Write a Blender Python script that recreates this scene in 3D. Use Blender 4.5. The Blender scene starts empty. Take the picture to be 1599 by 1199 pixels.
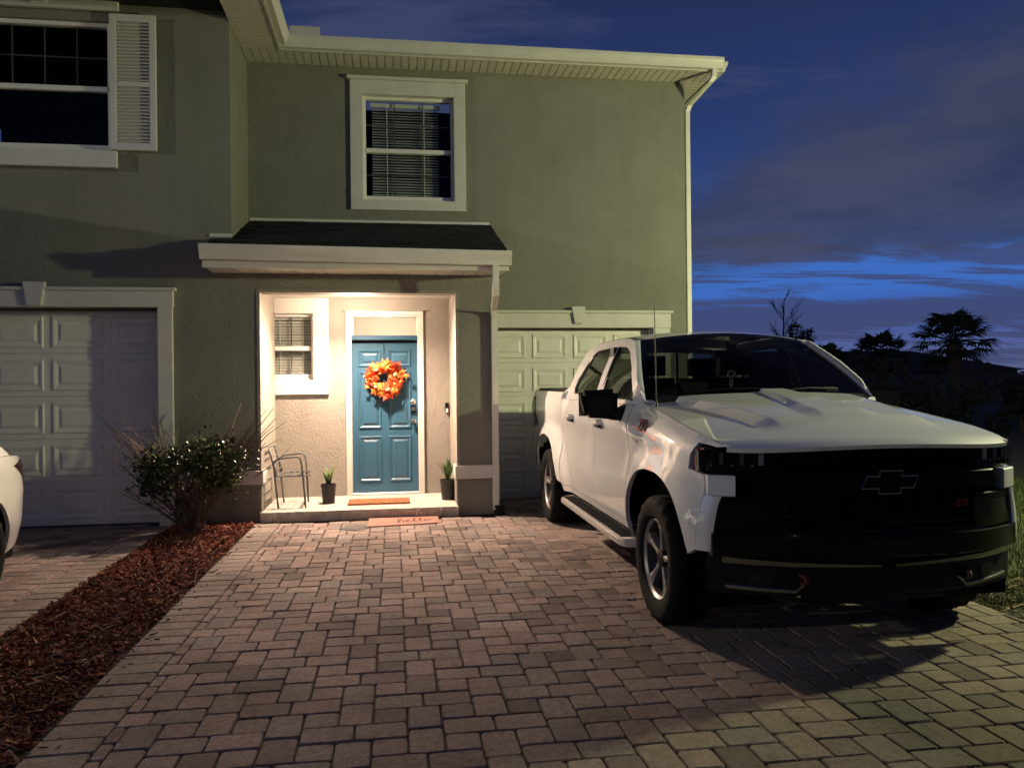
import bpy, bmesh, math, random
import numpy as np
from mathutils import Vector, Matrix
from mathutils.geometry import delaunay_2d_cdt
R = math.radians
rnd = random.Random(7)
S = bpy.context.scene
COL = S.collection

# ------------------------------------------------------------------ camera
cam_d = bpy.data.cameras.new('camera'); cam = bpy.data.objects.new('camera', cam_d); COL.objects.link(cam)
S.camera = cam
def cam_setup(h=1.55, yaw=8.478, pitch=-0.071, roll=-0.600, f=1235.5):
    cy, sy = math.cos(R(yaw)), math.sin(R(yaw)); p = R(pitch); r = R(roll)
    fwd = Vector((sy*math.cos(p), cy*math.cos(p), math.sin(p)))
    right = Vector((cy, -sy, 0)); up = right.cross(fwd)
    r_ = math.cos(r)*right + math.sin(r)*up; u_ = -math.sin(r)*right + math.cos(r)*up
    m = Matrix((r_, u_, -fwd)).transposed().to_4x4(); m.translation = (0, 0, h)
    cam.matrix_world = m
    cam_d.sensor_width = 36; cam_d.lens = f/1599*36
    cam_d.clip_start = .05; cam_d.clip_end = 3000
cam_setup()
S.view_settings.view_transform = 'Standard'; S.view_settings.look = 'None'
S.view_settings.exposure = 0.0; S.view_settings.gamma = 1.0; S.view_settings.use_curve_mapping = False

# ------------------------------------------------------------------ dusk sky
wd = bpy.data.worlds.new('World'); S.world = wd; wd.use_nodes = True
SKY_GAIN = 1.0
def build_sky():
    nt = wd.node_tree; nt.nodes.clear(); N = nt.nodes.new; L = nt.links.new
    out = N('ShaderNodeOutputWorld'); bg = N('ShaderNodeBackground'); L(bg.outputs[0], out.inputs[0])
    tc = N('ShaderNodeTexCoord'); sep = N('ShaderNodeSeparateXYZ'); L(tc.outputs['Generated'], sep.inputs[0])
    def math_(op, a, b=None, clamp=False):
        n = N('ShaderNodeMath'); n.operation = op; n.use_clamp = clamp
        for i, v in enumerate((a, b)):
            if v is None: continue
            if isinstance(v, (int, float)): n.inputs[i].default_value = v
            else: L(v, n.inputs[i])
        return n.outputs[0]
    z = sep.outputs[2]
    def ramp(fac, stops, interp='LINEAR'):
        n = N('ShaderNodeValToRGB'); n.color_ramp.interpolation = interp
        e = n.color_ramp.elements
        while len(e) < len(stops): e.new(.5)
        for i, (p, c) in enumerate(stops):
            e[i].position = p; e[i].color = (c, c, c, 1) if isinstance(c, (int, float)) else (*c, 1)
        L(fac, n.inputs[0]); return n.outputs[0]
    clear = ramp(z, [(0, (.110, .130, .27)), (.045, (.078, .112, .31)), (.080, (.045, .100, .36)), (.104, (.048, .150, .52)), (.140, (.046, .150, .52)),
                     (.19, (.028, .070, .25)), (.30, (.020, .044, .155)), (.42, (.017, .031, .102)), (.62, (.010, .016, .048)), (1, (.005, .008, .024))])
    # clouds: direction projected on a flat layer, stretched sideways
    den = math_('ADD', math_('MAXIMUM', z, 0.0), .06)
    cx = math_('DIVIDE', sep.outputs[0], den); cyy = math_('DIVIDE', sep.outputs[1], den)
    cmb = N('ShaderNodeCombineXYZ'); L(cx, cmb.inputs[0]); L(cyy, cmb.inputs[1])
    def noise(scale, detail, rough, off=(0, 0, 0), st=(1, 1, 1), dist=.3, vec=None):
        mp = N('ShaderNodeMapping'); mp.inputs['Location'].default_value = off; mp.inputs['Scale'].default_value = st
        L(vec if vec is not None else cmb.outputs[0], mp.inputs[0])
        n = N('ShaderNodeTexNoise'); n.inputs['Scale'].default_value = scale; n.inputs['Detail'].default_value = detail
        n.inputs['Roughness'].default_value = rough; n.inputs['Distortion'].default_value = dist
        L(mp.outputs[0], n.inputs['Vector']); return n.outputs['Fac']
    def mix(fac, a, b):
        n = N('ShaderNodeMix'); n.data_type = 'RGBA'; L(fac, n.inputs[0])
        for v, k in ((a, 6), (b, 7)):
            if isinstance(v, tuple): n.inputs[k].default_value = (*v, 1)
            else: L(v, n.inputs[k])
        return n.outputs[2]
    dirv = tc.outputs['Generated']
    # the grey deck: its lower edge lies level, its upper edge climbs to the right
    wob = math_('MULTIPLY', math_('SUBTRACT', noise(7.0, 6, .6, (2, 5, 1), (1, 1, 2.2), .5, dirv), .5), .085)
    wob2 = math_('MULTIPLY', math_('SUBTRACT', noise(4.0, 6, .6, (7, 1, 3), (1, 1, 1.6), .5, dirv), .5), .24)
    lower = ramp(math_('ADD', z, math_('MULTIPLY', wob, .55)), [(.130, 0), (.146, 1)])
    tz = math_('SUBTRACT', math_('ADD', z, wob2), math_('MULTIPLY', math_('SUBTRACT', sep.outputs[0], .37), .34))
    upper = ramp(tz, [(.225, 1), (.275, .32), (.315, .08), (.45, .03), (.54, .14), (.66, .10), (1, .03)])
    deck = math_('MULTIPLY', lower, upper)
    n2 = noise(1.05, 8, .62, (7.7, 2.3, 0), (.42, 1.25, 1), .8)
    streak = ramp(math_('ADD', n2, math_('MULTIPLY', ramp(z, [(0, .05), (.045, .40), (.078, .95), (.088, .95), (.100, .20), (.15, .05), (.19, -.5), (1, -.6)]), .20)),
                  [(.535, 0), (.60, 1)])
    n3 = noise(5.0, 7, .6, (1.3, 9.1, 0), (.8, .8, 3.0), .4, dirv)
    cc = mix(ramp(n3, [(.36, 0), (.64, 1)]), (.030, .040, .080), (.064, .064, .106))
    c1 = mix(math_('MULTIPLY', streak, .80), clear, (.050, .062, .145))
    c2 = mix(math_('MULTIPLY', deck, .80), c1, cc)
    # below the horizon: the dark ground beyond the ground sheet
    c3 = mix(ramp(math_('ADD', z, .5), [(.49, 0), (.499, 1)]), (.006, .008, .012), c2)
    L(c3, bg.inputs[0]); bg.inputs[1].default_value = SKY_GAIN
build_sky()

# ------------------------------------------------------------------ lamps: positions and powers, with the beam added at the porch
PORCH = dict(pos=(-.45, 9.70, 2.555), power=85, color=(1.0, .73, .53), beam=740, tilt=22)
HALL = dict(pos=(-.10, 11.1, 2.42), power=34, color=(1.0, .90, .78))
STREET = dict(pos=(7.7, 5.5, 3.3), power=1480, color=(1.0, .99, .52))
STREET_B = dict(pos=(-20.0, 2.3, 5.9), power=2600, color=(1.0, .95, .80))
STREET_C = dict(pos=(3.0, -22.0, 7.0), power=420, color=(1.0, .90, .84))
def point(name, d, radius):
    l = bpy.data.lights.new(name, 'POINT'); l.energy = d['power']; l.color = d['color']; l.shadow_soft_size = radius
    o = bpy.data.objects.new(name, l); o.location = d['pos']; COL.objects.link(o); return o
point('porch_lamp_light', PORCH, .045)
point('hall_lamp_light', HALL, .06)
def spot(name, d, radius):                       # beam added at the porch lamp, tilted to brighten the drive
    l = bpy.data.lights.new(name, 'SPOT'); l.energy = d['beam']; l.color = d['color']; l.shadow_soft_size = radius
    l.spot_size = R(176); l.spot_blend = .75
    o = bpy.data.objects.new(name, l); o.location = d['pos']; o.rotation_euler = (-R(d['tilt']), 0, 0); COL.objects.link(o); return o
spot('porch_lamp_beam', PORCH, .045)
point('street_lamp_light', STREET, .12)
point('street_lamp_light', STREET_B, .06)
point('street_lamp_light', STREET_C, .12)

# ------------------------------------------------------------------ materials
MT = {}
def M(name, col=(.5, .5, .5), rough=.6, metal=0, spec=.5, coat=0, bump=None, noise=None, emit=None):
    """bump=(scale, strength, dist, detail) ; noise=(scale, amount, detail): value variation of the base colour"""
    if name in MT: return MT[name]
    m = bpy.data.materials.new(name); m.use_nodes = True; nt = m.node_tree; b = nt.nodes['Principled BSDF']
    b.inputs['Base Color'].default_value = (*col, 1); b.inputs['Roughness'].default_value = rough
    b.inputs['Metallic'].default_value = metal; b.inputs['Specular IOR Level'].default_value = spec
    b.inputs['Coat Weight'].default_value = coat; b.inputs['Coat Roughness'].default_value = .03
    tc = nt.nodes.new('ShaderNodeTexCoord')
    if noise:
        n = nt.nodes.new('ShaderNodeTexNoise'); n.inputs['Scale'].default_value = noise[0]; n.inputs['Detail'].default_value = noise[2]
        nt.links.new(tc.outputs['Object'], n.inputs['Vector'])
        mr = nt.nodes.new('ShaderNodeMapRange'); mr.inputs[1].default_value = .3; mr.inputs[2].default_value = .7
        mr.inputs[3].default_value = 1-noise[1]; mr.inputs[4].default_value = 1+noise[1]; nt.links.new(n.outputs['Fac'], mr.inputs[0])
        mx = nt.nodes.new('ShaderNodeVectorMath'); mx.operation = 'SCALE'; mx.inputs[0].default_value = col
        nt.links.new(mr.outputs[0], mx.inputs['Scale']); nt.links.new(mx.outputs[0], b.inputs['Base Color'])
    if bump:
        n = nt.nodes.new('ShaderNodeTexNoise'); n.inputs['Scale'].default_value = bump[0]; n.inputs['Detail'].default_value = bump[3]
        nt.links.new(tc.outputs['Object'], n.inputs['Vector'])
        bp = nt.nodes.new('ShaderNodeBump'); bp.inputs['Strength'].default_value = bump[1]; bp.inputs['Distance'].default_value = bump[2]
        nt.links.new(n.outputs['Fac'], bp.inputs['Height']); nt.links.new(bp.outputs[0], b.inputs['Normal'])
    if emit:
        b.inputs['Emission Color'].default_value = (*emit[0], 1); b.inputs['Emission Strength'].default_value = emit[1]
    MT[name] = m; return m
def stucco(name, col):
    m = M(name, col, .92, spec=.15); nt = m.node_tree; b = nt.nodes['Principled BSDF']
    tc = nt.nodes['Texture Coordinate']; L = nt.links.new
    n = nt.nodes.new('ShaderNodeTexNoise'); n.inputs['Scale'].default_value = 34; n.inputs['Detail'].default_value = 3; n.inputs['Distortion'].default_value = .8
    L(tc.outputs['Object'], n.inputs['Vector'])
    r = nt.nodes.new('ShaderNodeValToRGB'); r.color_ramp.elements[0].position = .42; r.color_ramp.elements[1].position = .6; L(n.outputs['Fac'], r.inputs[0])
    n2 = nt.nodes.new('ShaderNodeTexNoise'); n2.inputs['Scale'].default_value = 160; n2.inputs['Detail'].default_value = 2; L(tc.outputs['Object'], n2.inputs['Vector'])
    ad = nt.nodes.new('ShaderNodeMath'); ad.operation = 'MULTIPLY_ADD'; ad.inputs[1].default_value = .25; L(n2.outputs['Fac'], ad.inputs[0]); L(r.outputs[0], ad.inputs[2])
    bp = nt.nodes.new('ShaderNodeBump'); bp.inputs['Strength'].default_value = .5; bp.inputs['Distance'].default_value = .006
    L(ad.outputs[0], bp.inputs['Height']); L(bp.outputs[0], b.inputs['Normal'])
    # uneven paint and weathering
    n3 = nt.nodes.new('ShaderNodeTexNoise'); n3.inputs['Scale'].default_value = 1.6; n3.inputs['Detail'].default_value = 6; n3.inputs['Roughness'].default_value = .7
    L(tc.outputs['Object'], n3.inputs['Vector'])
    mr = nt.nodes.new('ShaderNodeMapRange'); mr.inputs[1].default_value = .25; mr.inputs[2].default_value = .75; mr.inputs[3].default_value = .86; mr.inputs[4].default_value = 1.1
    L(n3.outputs['Fac'], mr.inputs[0])
    sc = nt.nodes.new('ShaderNodeVectorMath'); sc.operation = 'SCALE'; sc.inputs[0].default_value = col; L(mr.outputs[0], sc.inputs['Scale'])
    mp = nt.nodes.new('ShaderNodeMapping'); mp.inputs['Scale'].default_value = (5, 5, .35); L(tc.outputs['Object'], mp.inputs[0])
    n4 = nt.nodes.new('ShaderNodeTexNoise'); n4.inputs['Scale'].default_value = 1.5; n4.inputs['Detail'].default_value = 5; L(mp.outputs[0], n4.inputs['Vector'])
    m4 = nt.nodes.new('ShaderNodeMapRange'); m4.inputs[1].default_value = .32; m4.inputs[2].default_value = .5; m4.inputs[3].default_value = .94; m4.inputs[4].default_value = 1.0; L(n4.outputs['Fac'], m4.inputs[0])
    s4 = nt.nodes.new('ShaderNodeVectorMath'); s4.operation = 'SCALE'; L(sc.outputs[0], s4.inputs[0]); L(m4.outputs[0], s4.inputs['Scale'])
    L(s4.outputs[0], b.inputs['Base Color']); return m
def glass(name, tint, rough=0.0, gl=1.0):
    m = bpy.data.materials.new(name); m.use_nodes = True; nt = m.node_tree; nt.nodes.clear(); L = nt.links.new
    o = nt.nodes.new('ShaderNodeOutputMaterial'); t = nt.nodes.new('ShaderNodeBsdfTransparent'); g = nt.nodes.new('ShaderNodeBsdfGlossy')
    t.inputs[0].default_value = (*tint, 1); g.inputs['Roughness'].default_value = rough; g.inputs[0].default_value = (gl, gl, gl, 1)
    ge = nt.nodes.new('ShaderNodeNewGeometry'); dt = nt.nodes.new('ShaderNodeVectorMath'); dt.operation = 'DOT_PRODUCT'; L(ge.outputs['Normal'], dt.inputs[0]); L(ge.outputs['Incoming'], dt.inputs[1])
    def mth(op, a, b):
        n = nt.nodes.new('ShaderNodeMath'); n.operation = op; n.use_clamp = True
        for i, v in enumerate((a, b)):
            if isinstance(v, float): n.inputs[i].default_value = v
            else: L(v, n.inputs[i])
        return n.outputs[0]
    ab = nt.nodes.new('ShaderNodeMath'); ab.operation = 'ABSOLUTE'; L(dt.outputs['Value'], ab.inputs[0])
    f = mth('ADD', mth('MULTIPLY', mth('POWER', mth('SUBTRACT', 1.0, ab.outputs[0]), 5.0), .95), .045)
    x = nt.nodes.new('ShaderNodeMixShader'); L(f, x.inputs[0]); L(t.outputs[0], x.inputs[1]); L(g.outputs[0], x.inputs[2]); L(x.outputs[0], o.inputs[0])
    MT[name] = m; return m
def piece_mat(name, stops, rough=.85, bump=(90, .5, .004, 4), wear_and_shade=False):
    """colour differs from piece to piece (per object and per mesh island), mottled inside the piece"""
    m = M(name, (.2, .2, .2), rough, spec=.25, bump=bump); nt = m.node_tree; b = nt.nodes['Principled BSDF']; L = nt.links.new
    oi = nt.nodes.new('ShaderNodeObjectInfo'); ge = nt.nodes.new('ShaderNodeNewGeometry')
    a = nt.nodes.new('ShaderNodeMath'); a.operation = 'ADD'; L(oi.outputs['Random'], a.inputs[0]); L(ge.outputs['Random Per Island'], a.inputs[1])
    fr = nt.nodes.new('ShaderNodeMath'); fr.operation = 'FRACT'; L(a.outputs[0], fr.inputs[0])
    tc = nt.nodes.new('ShaderNodeTexCoord'); n = nt.nodes.new('ShaderNodeTexNoise'); n.inputs['Scale'].default_value = 26; n.inputs['Detail'].default_value = 6; n.inputs['Roughness'].default_value = .7
    vm = nt.nodes.new('ShaderNodeVectorMath'); vm.operation = 'ADD'; L(tc.outputs['Object'], vm.inputs[0]); L(oi.outputs['Location'], vm.inputs[1]); L(vm.outputs[0], n.inputs['Vector'])
    r = nt.nodes.new('ShaderNodeValToRGB'); e = r.color_ramp.elements
    while len(e) < len(stops): e.new(.5)
    for i, (p, c) in enumerate(stops): e[i].position = p; e[i].color = (*c, 1)
    L(fr.outputs[0], r.inputs[0])
    mr = nt.nodes.new('ShaderNodeMapRange'); mr.inputs[1].default_value = .25; mr.inputs[2].default_value = .75; mr.inputs[3].default_value = .62; mr.inputs[4].default_value = 1.3; L(n.outputs['Fac'], mr.inputs[0])
    sc = nt.nodes.new('ShaderNodeVectorMath'); sc.operation = 'SCALE'; L(r.outputs[0], sc.inputs[0]); L(mr.outputs[0], sc.inputs['Scale'])
    last = sc.outputs[0]
    if wear_and_shade:
        def fac(scale, lo, hi, v0, v1, detail=5, vec=None):
            q = nt.nodes.new('ShaderNodeTexNoise'); q.inputs['Scale'].default_value = scale; q.inputs['Detail'].default_value = detail; q.inputs['Roughness'].default_value = .65
            L(vec if vec is not None else ge.outputs['Position'], q.inputs['Vector'])
            w = nt.nodes.new('ShaderNodeMapRange'); w.inputs[1].default_value = lo; w.inputs[2].default_value = hi; w.inputs[3].default_value = v0; w.inputs[4].default_value = v1; L(q.outputs['Fac'], w.inputs[0]); return w.outputs[0]
        for f_ in (fac(1.1, .35, .62, .62, 1.10), fac(150, .36, .50, .45, 1.06, 3), fac(5.5, .30, .45, .72, 1.0)):
            k_ = nt.nodes.new('ShaderNodeVectorMath'); k_.operation = 'SCALE'; L(last, k_.inputs[0]); L(f_, k_.inputs['Scale']); last = k_.outputs[0]
        # weaker light painted into the colour: pavers darken towards street and lawn
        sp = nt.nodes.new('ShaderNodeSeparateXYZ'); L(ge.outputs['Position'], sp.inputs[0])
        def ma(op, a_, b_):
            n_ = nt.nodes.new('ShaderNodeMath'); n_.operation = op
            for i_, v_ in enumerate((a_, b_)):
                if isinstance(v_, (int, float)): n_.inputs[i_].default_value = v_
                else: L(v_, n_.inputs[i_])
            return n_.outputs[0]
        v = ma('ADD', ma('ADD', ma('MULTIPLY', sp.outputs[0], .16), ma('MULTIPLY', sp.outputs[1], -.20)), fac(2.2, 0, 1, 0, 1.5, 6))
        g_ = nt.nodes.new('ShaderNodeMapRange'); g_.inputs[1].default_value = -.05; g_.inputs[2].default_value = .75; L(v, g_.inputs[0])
        shade_mix = nt.nodes.new('ShaderNodeMix'); shade_mix.data_type = 'RGBA'; shade_mix.blend_type = 'MULTIPLY'; L(g_.outputs[0], shade_mix.inputs[0]); L(last, shade_mix.inputs[6]); shade_mix.inputs[7].default_value = (.42, .45, .33, 1); last = shade_mix.outputs[2]
    L(last, b.inputs['Base Color'])
    return m

stucco('wall_paint', (.222, .222, .184)); stucco('porch_wall_paint', (.285, .26, .228)); stucco('base_paint', (.20, .195, .172))
M('trim_paint', (.60, .59, .54), .6, bump=(140, .25, .002, 2), noise=(5, .05, 4))
M('white_vinyl', (.74, .73, .69), .45); M('soffit_vinyl', (.60, .58, .50), .55, noise=(9, .06, 3)); M('gutter_metal', (.66, .65, .58), .4, noise=(4, .05, 3))
M('garage_paint', (.74, .725, .65), .5, noise=(7, .05, 4), bump=(220, .12, .001, 2))
M('shutter_paint', (.62, .61, .58), .5)
piece_mat('shingle_felt', [(0, (.010, .010, .011)), (.5, (.018, .018, .019)), (1, (.028, .027, .027))], .95, (200, .8, .004, 3))
M('blue_door_paint', (.030, .092, .150), .38, bump=(60, .08, .001, 3), noise=(3, .06, 3))
M('chrome', (.7, .7, .7), .15, metal=1); M('brushed_nickel', (.55, .53, .48), .3, metal=1)
M('black_plastic', (.006, .006, .0065), .5, spec=.2); M('black_gloss', (.003, .003, .0035), .12, spec=.25); M('rubber', (.008, .008, .0085), .85, spec=.15, bump=(60, .3, .003, 3))
M('black_matte', (.006, .006, .006), .9, spec=.1); M('white_plastic', (.7, .7, .7), .4)
glass('window_glass', (.90, .92, .91), 0, .12); glass('car_glass', (.45, .48, .47)); glass('windshield_glass', (.24, .26, .26), 0, .35); glass('lens_glass', (.90, .91, .93), 0, .4)
M('room_dark', (.02, .02, .022), .9); M('blind_white', (.78, .77, .72), .6)
M('lit_room', (.70, .60, .50), .9); M('concrete', (.42, .40, .36), .9, bump=(70, .5, .004, 5), noise=(6, .16, 6))
M('joint_sand', (.022, .016, .013), 1, bump=(150, .8, .006, 4), noise=(40, .3, 4))
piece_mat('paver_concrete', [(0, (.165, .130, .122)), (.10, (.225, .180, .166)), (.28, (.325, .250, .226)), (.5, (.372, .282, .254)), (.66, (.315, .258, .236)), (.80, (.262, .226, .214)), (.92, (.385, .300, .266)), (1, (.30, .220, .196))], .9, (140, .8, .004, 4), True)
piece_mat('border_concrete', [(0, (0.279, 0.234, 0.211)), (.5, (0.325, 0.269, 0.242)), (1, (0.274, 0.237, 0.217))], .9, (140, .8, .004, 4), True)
piece_mat('mulch_bark', [(0, (.050, .012, .007)), (.35, (.100, .020, .011)), (.7, (.15, .034, .017)), (.88, (.20, .065, .036)), (1, (.34, .20, .14))], .9, (120, .4, .003, 2))
M('bed_soil', (.022, .012, .010), 1, bump=(40, 1, .02, 5)); M('lawn_soil', (.020, .024, .012), 1, bump=(12, .6, .02, 5), noise=(3, .3, 5))
piece_mat('grass_blade', [(0, (.035, .060, .012)), (.5, (.055, .085, .018)), (.85, (.075, .095, .025)), (1, (.14, .13, .06))], .7, (50, .1, .001, 1))
piece_mat('dry_grass', [(0, (.10, .085, .045)), (.5, (.16, .13, .075)), (1, (.24, .20, .13))], .9, (50, .1, .001, 1))
M('asphalt', (.045, .045, .047), .95, bump=(120, .5, .005, 4), noise=(2, .2, 5))
M('truck_paint', (.74, .74, .735), .5, coat=1.0, spec=.3); MT['truck_paint'].node_tree.nodes['Principled BSDF'].inputs['Coat IOR'].default_value = 2.4; M('car_paint', (.72, .72, .71), .32, coat=1.0)
M('wheel_black', (.02, .02, .021), .35); M('wheel_silver', (.25, .245, .24), .42, metal=.5); M('aluminium', (.62, .61, .59), .38, metal=.7)
M('red_paint', (.30, .018, .012), .4); M('badge_dark', (.02, .018, .02), .3); M('amber_lens', (.30, .06, .008), .25); M('tail_red', (.020, .002, .002), .25); M('lip_metal', (.30, .30, .29), .2, metal=1); M('muntin_grey', (.12, .12, .115), .5)
M('seat_cloth', (.018, .018, .019), .9); M('grey_steel', (.13, .13, .135), .45, metal=.3); M('hook_red', (.055, .006, .005), .5)
M('coir', (.30, .105, .045), 1, bump=(260, 1, .006, 3), noise=(18, .5, 5)); M('pink_mat', (.36, .19, .155), 1, bump=(300, .8, .004, 2), noise=(12, .12, 4)); M('ink', (.06, .025, .02), .9)
M('pot_black', (.018, .018, .018), .55); M('soil', (.02, .014, .01), 1)
M('agave_leaf', (.085, .15, .045), .5, noise=(14, .25, 3)); M('agave_edge', (.26, .26, .10), .5)
piece_mat('autumn_leaf', [(0, (.40, .028, .009)), (.3, (.52, .06, .011)), (.6, (.60, .11, .014)), (.82, (.60, .17, .025)), (.93, (.52, .24, .06)), (1, (.58, .42, .18))], .6, (50, .2, .002, 2))
M('vine_twig', (.05, .03, .018), .9); M('gourd', (.70, .55, .26), .5)
piece_mat('shrub_leaf', [(0, (.012, .022, .008)), (.6, (.022, .040, .012)), (.9, (.030, .055, .014)), (1, (.09, .12, .02))], .28, (40, .1, .001, 1))
M('shrub_twig', (.10, .065, .045), .8, noise=(30, .3, 3))
piece_mat('palm_leaf', [(0, (.020, .030, .012)), (1, (.035, .048, .018))], .6, (40, .1, .001, 1)); M('palm_bark', (.06, .048, .036), .95, bump=(30, 1, .03, 4))
M('dark_bark', (.035, .028, .022), .95); M('hedge_leaf', (.007, .010, .005), .8)
M('dark_roof', (.018, .017, .017), .95); M('dark_wall', (.10, .095, .08), .9); M('lamp_glow', (.9, .8, .6), .5, emit=((1, .75, .5), 6))
M('street_glow', (.9, .9, .6), .5, emit=((1, .95, .6), 12)); M('iron_grey', (.09, .085, .08), .7, noise=(20, .3, 4)); M('pole_metal', (.10, .10, .10), .5)
M('paper', (.62, .62, .60), .6); M('pale_charm', (.55, .52, .36), .5)

# ------------------------------------------------------------------ object helpers
ORG = {}
def link(o): COL.objects.link(o); return o
def thing(name, label, cat, loc=(0, 0, 0), group=None, local=False, rotz=0):
    o = link(bpy.data.objects.new(name, None)); o.location = loc; o.rotation_euler = (0, 0, rotz); o.empty_display_size = .2
    o['label'] = label; o['category'] = cat
    if group: o['group'] = group
    ORG[o.name] = Vector((0, 0, 0)) if local else Vector(loc)
    return o
def tag(o, label=None, cat=None, group=None, kind=None):
    for k, v in (('label', label), ('category', cat), ('group', group), ('kind', kind)):
        if v: o[k] = v
    return o
def root_of(o):
    while o.parent: o = o.parent
    return o
def mesh_obj(name, me, mat=None, parent=None):
    o = link(bpy.data.objects.new(name, me))
    if mat is not None and not me.materials: me.materials.append(MT[mat] if isinstance(mat, str) else mat)
    if parent is not None: o.parent = parent
    return o
def obj(name, bm, mat, parent=None, smooth=None, bevel=None):
    """link a bmesh as ONE object; coordinates are world ones unless the thing is local. smooth = angle in degrees"""
    if parent is not None:
        org = ORG.get(root_of(parent).name, Vector((0, 0, 0)))
        if org.length: bmesh.ops.translate(bm, verts=bm.verts, vec=-org)
    if bevel:
        es = [e for e in bm.edges if len(e.link_faces) == 2 and e.calc_face_angle(0) > R(40)]
        if es: bmesh.ops.bevel(bm, geom=es, offset=bevel, segments=1 if bevel < .006 else 2, affect='EDGES', clamp_overlap=True)
    me = bpy.data.meshes.new(name); bm.to_mesh(me); bm.free()
    if smooth:
        for p in me.polygons: p.use_smooth = True
        me.set_sharp_from_angle(angle=R(smooth))
    return mesh_obj(name, me, mat, parent)
def B(): return bmesh.new()
def box(bm, x0, x1, y0, y1, z0, z1):
    if x0 > x1: x0, x1 = x1, x0
    v = [bm.verts.new(p) for p in ((x0, y0, z0), (x1, y0, z0), (x1, y1, z0), (x0, y1, z0), (x0, y0, z1), (x1, y0, z1), (x1, y1, z1), (x0, y1, z1))]
    for f in ((3, 2, 1, 0), (4, 5, 6, 7), (0, 1, 5, 4), (1, 2, 6, 5), (2, 3, 7, 6), (3, 0, 4, 7)): bm.faces.new([v[i] for i in f])
    return bm
def hexa(bm, pts):
    v = [bm.verts.new(p) for p in pts]
    for f in ((3, 2, 1, 0), (4, 5, 6, 7), (0, 1, 5, 4), (1, 2, 6, 5), (2, 3, 7, 6), (3, 0, 4, 7)): bm.faces.new([v[i] for i in f])
    return bm
def bx(name, mat, parent, x0, x1, y0, y1, z0, z1, bevel=None): return obj(name, box(B(), x0, x1, y0, y1, z0, z1), mat, parent, bevel=bevel)
def tube(bm, pts, r, n=6, cap=True):
    pts = [Vector(p) for p in pts]; rs = r if isinstance(r, (list, tuple)) else [r]*len(pts); rings = []
    up = None
    for i, p in enumerate(pts):
        d = (pts[min(i+1, len(pts)-1)]-pts[max(i-1, 0)]).normalized()
        if up is None: up = Vector((0, 0, 1)) if abs(d.z) < .9 else Vector((1, 0, 0))
        a = d.cross(up)
        if a.length < 1e-4: a = d.cross(Vector((0, 1, 0)))
        a.normalize(); b = a.cross(d).normalized(); up = b
        rings.append([bm.verts.new(p+rs[i]*(math.cos(t)*a+math.sin(t)*b)) for t in [2*math.pi*k/n for k in range(n)]])
    for q, w in zip(rings, rings[1:]):
        for k in range(n): bm.faces.new((q[k], q[(k+1) % n], w[(k+1) % n], w[k]))
    if cap: bm.faces.new(rings[0][::-1]); bm.faces.new(rings[-1])
    return bm
def lathe(bm, prof, n=24, c=(0, 0, 0), axis='z', cap=True):
    rings = []
    for r, h in prof:
        ring = []
        for k in range(n):
            t = 2*math.pi*k/n; u, v = r*math.cos(t), r*math.sin(t)
            p = (u, v, h) if axis == 'z' else ((h, u, v) if axis == 'x' else (u, h, v))
            ring.append(bm.verts.new((p[0]+c[0], p[1]+c[1], p[2]+c[2])))
        rings.append(ring)
    for q, w in zip(rings, rings[1:]):
        for k in range(n): bm.faces.new((q[k], q[(k+1) % n], w[(k+1) % n], w[k]))
    if cap and prof[0][0] > 1e-6: bm.faces.new(rings[0][::-1])
    if cap and prof[-1][0] > 1e-6: bm.faces.new(rings[-1])
    bmesh.ops.remove_doubles(bm, verts=bm.verts, dist=1e-6); bmesh.ops.recalc_face_normals(bm, faces=bm.faces)
    return bm
def prism(bm, poly, a, b, axis='x'):
    """polygon (two coordinates) extruded from a to b along the axis"""
    def P(u, v, h): return (h, u, v) if axis == 'x' else ((u, h, v) if axis == 'y' else (u, v, h))
    lo = [bm.verts.new(P(u, v, a)) for u, v in poly]; hi = [bm.verts.new(P(u, v, b)) for u, v in poly]; n = len(poly)
    fs = [bm.faces.new(lo), bm.faces.new(hi[::-1])]
    for k in range(n): fs.append(bm.faces.new((lo[k], hi[k], hi[(k+1) % n], lo[(k+1) % n])))
    bmesh.ops.recalc_face_normals(bm, faces=fs); return bm
def loft(bm, rows, closed=False):
    vs = [[bm.verts.new(p) for p in r] for r in rows]
    for q, w in zip(vs, vs[1:]):
        m = len(q)
        for k in range(m if closed else m-1): bm.faces.new((q[k], q[(k+1) % m], w[(k+1) % m], w[k]))
    return vs
def inside(p, poly):
    x, y = p; c = False; n = len(poly)
    for i in range(n):
        x0, y0 = poly[i]; x1, y1 = poly[(i+1) % n]
        if (y0 > y) != (y1 > y) and x < (x1-x0)*(y-y0)/(y1-y0)+x0: c = not c
    return c
def dens(poly, d):
    out = []
    for i in range(len(poly)):
        a, b = Vector(poly[i]), Vector(poly[(i+1) % len(poly)]); k = max(1, int((b-a).length/d+.5))
        out += [tuple(a.lerp(b, t/k)) for t in range(k)]
    return out
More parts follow.
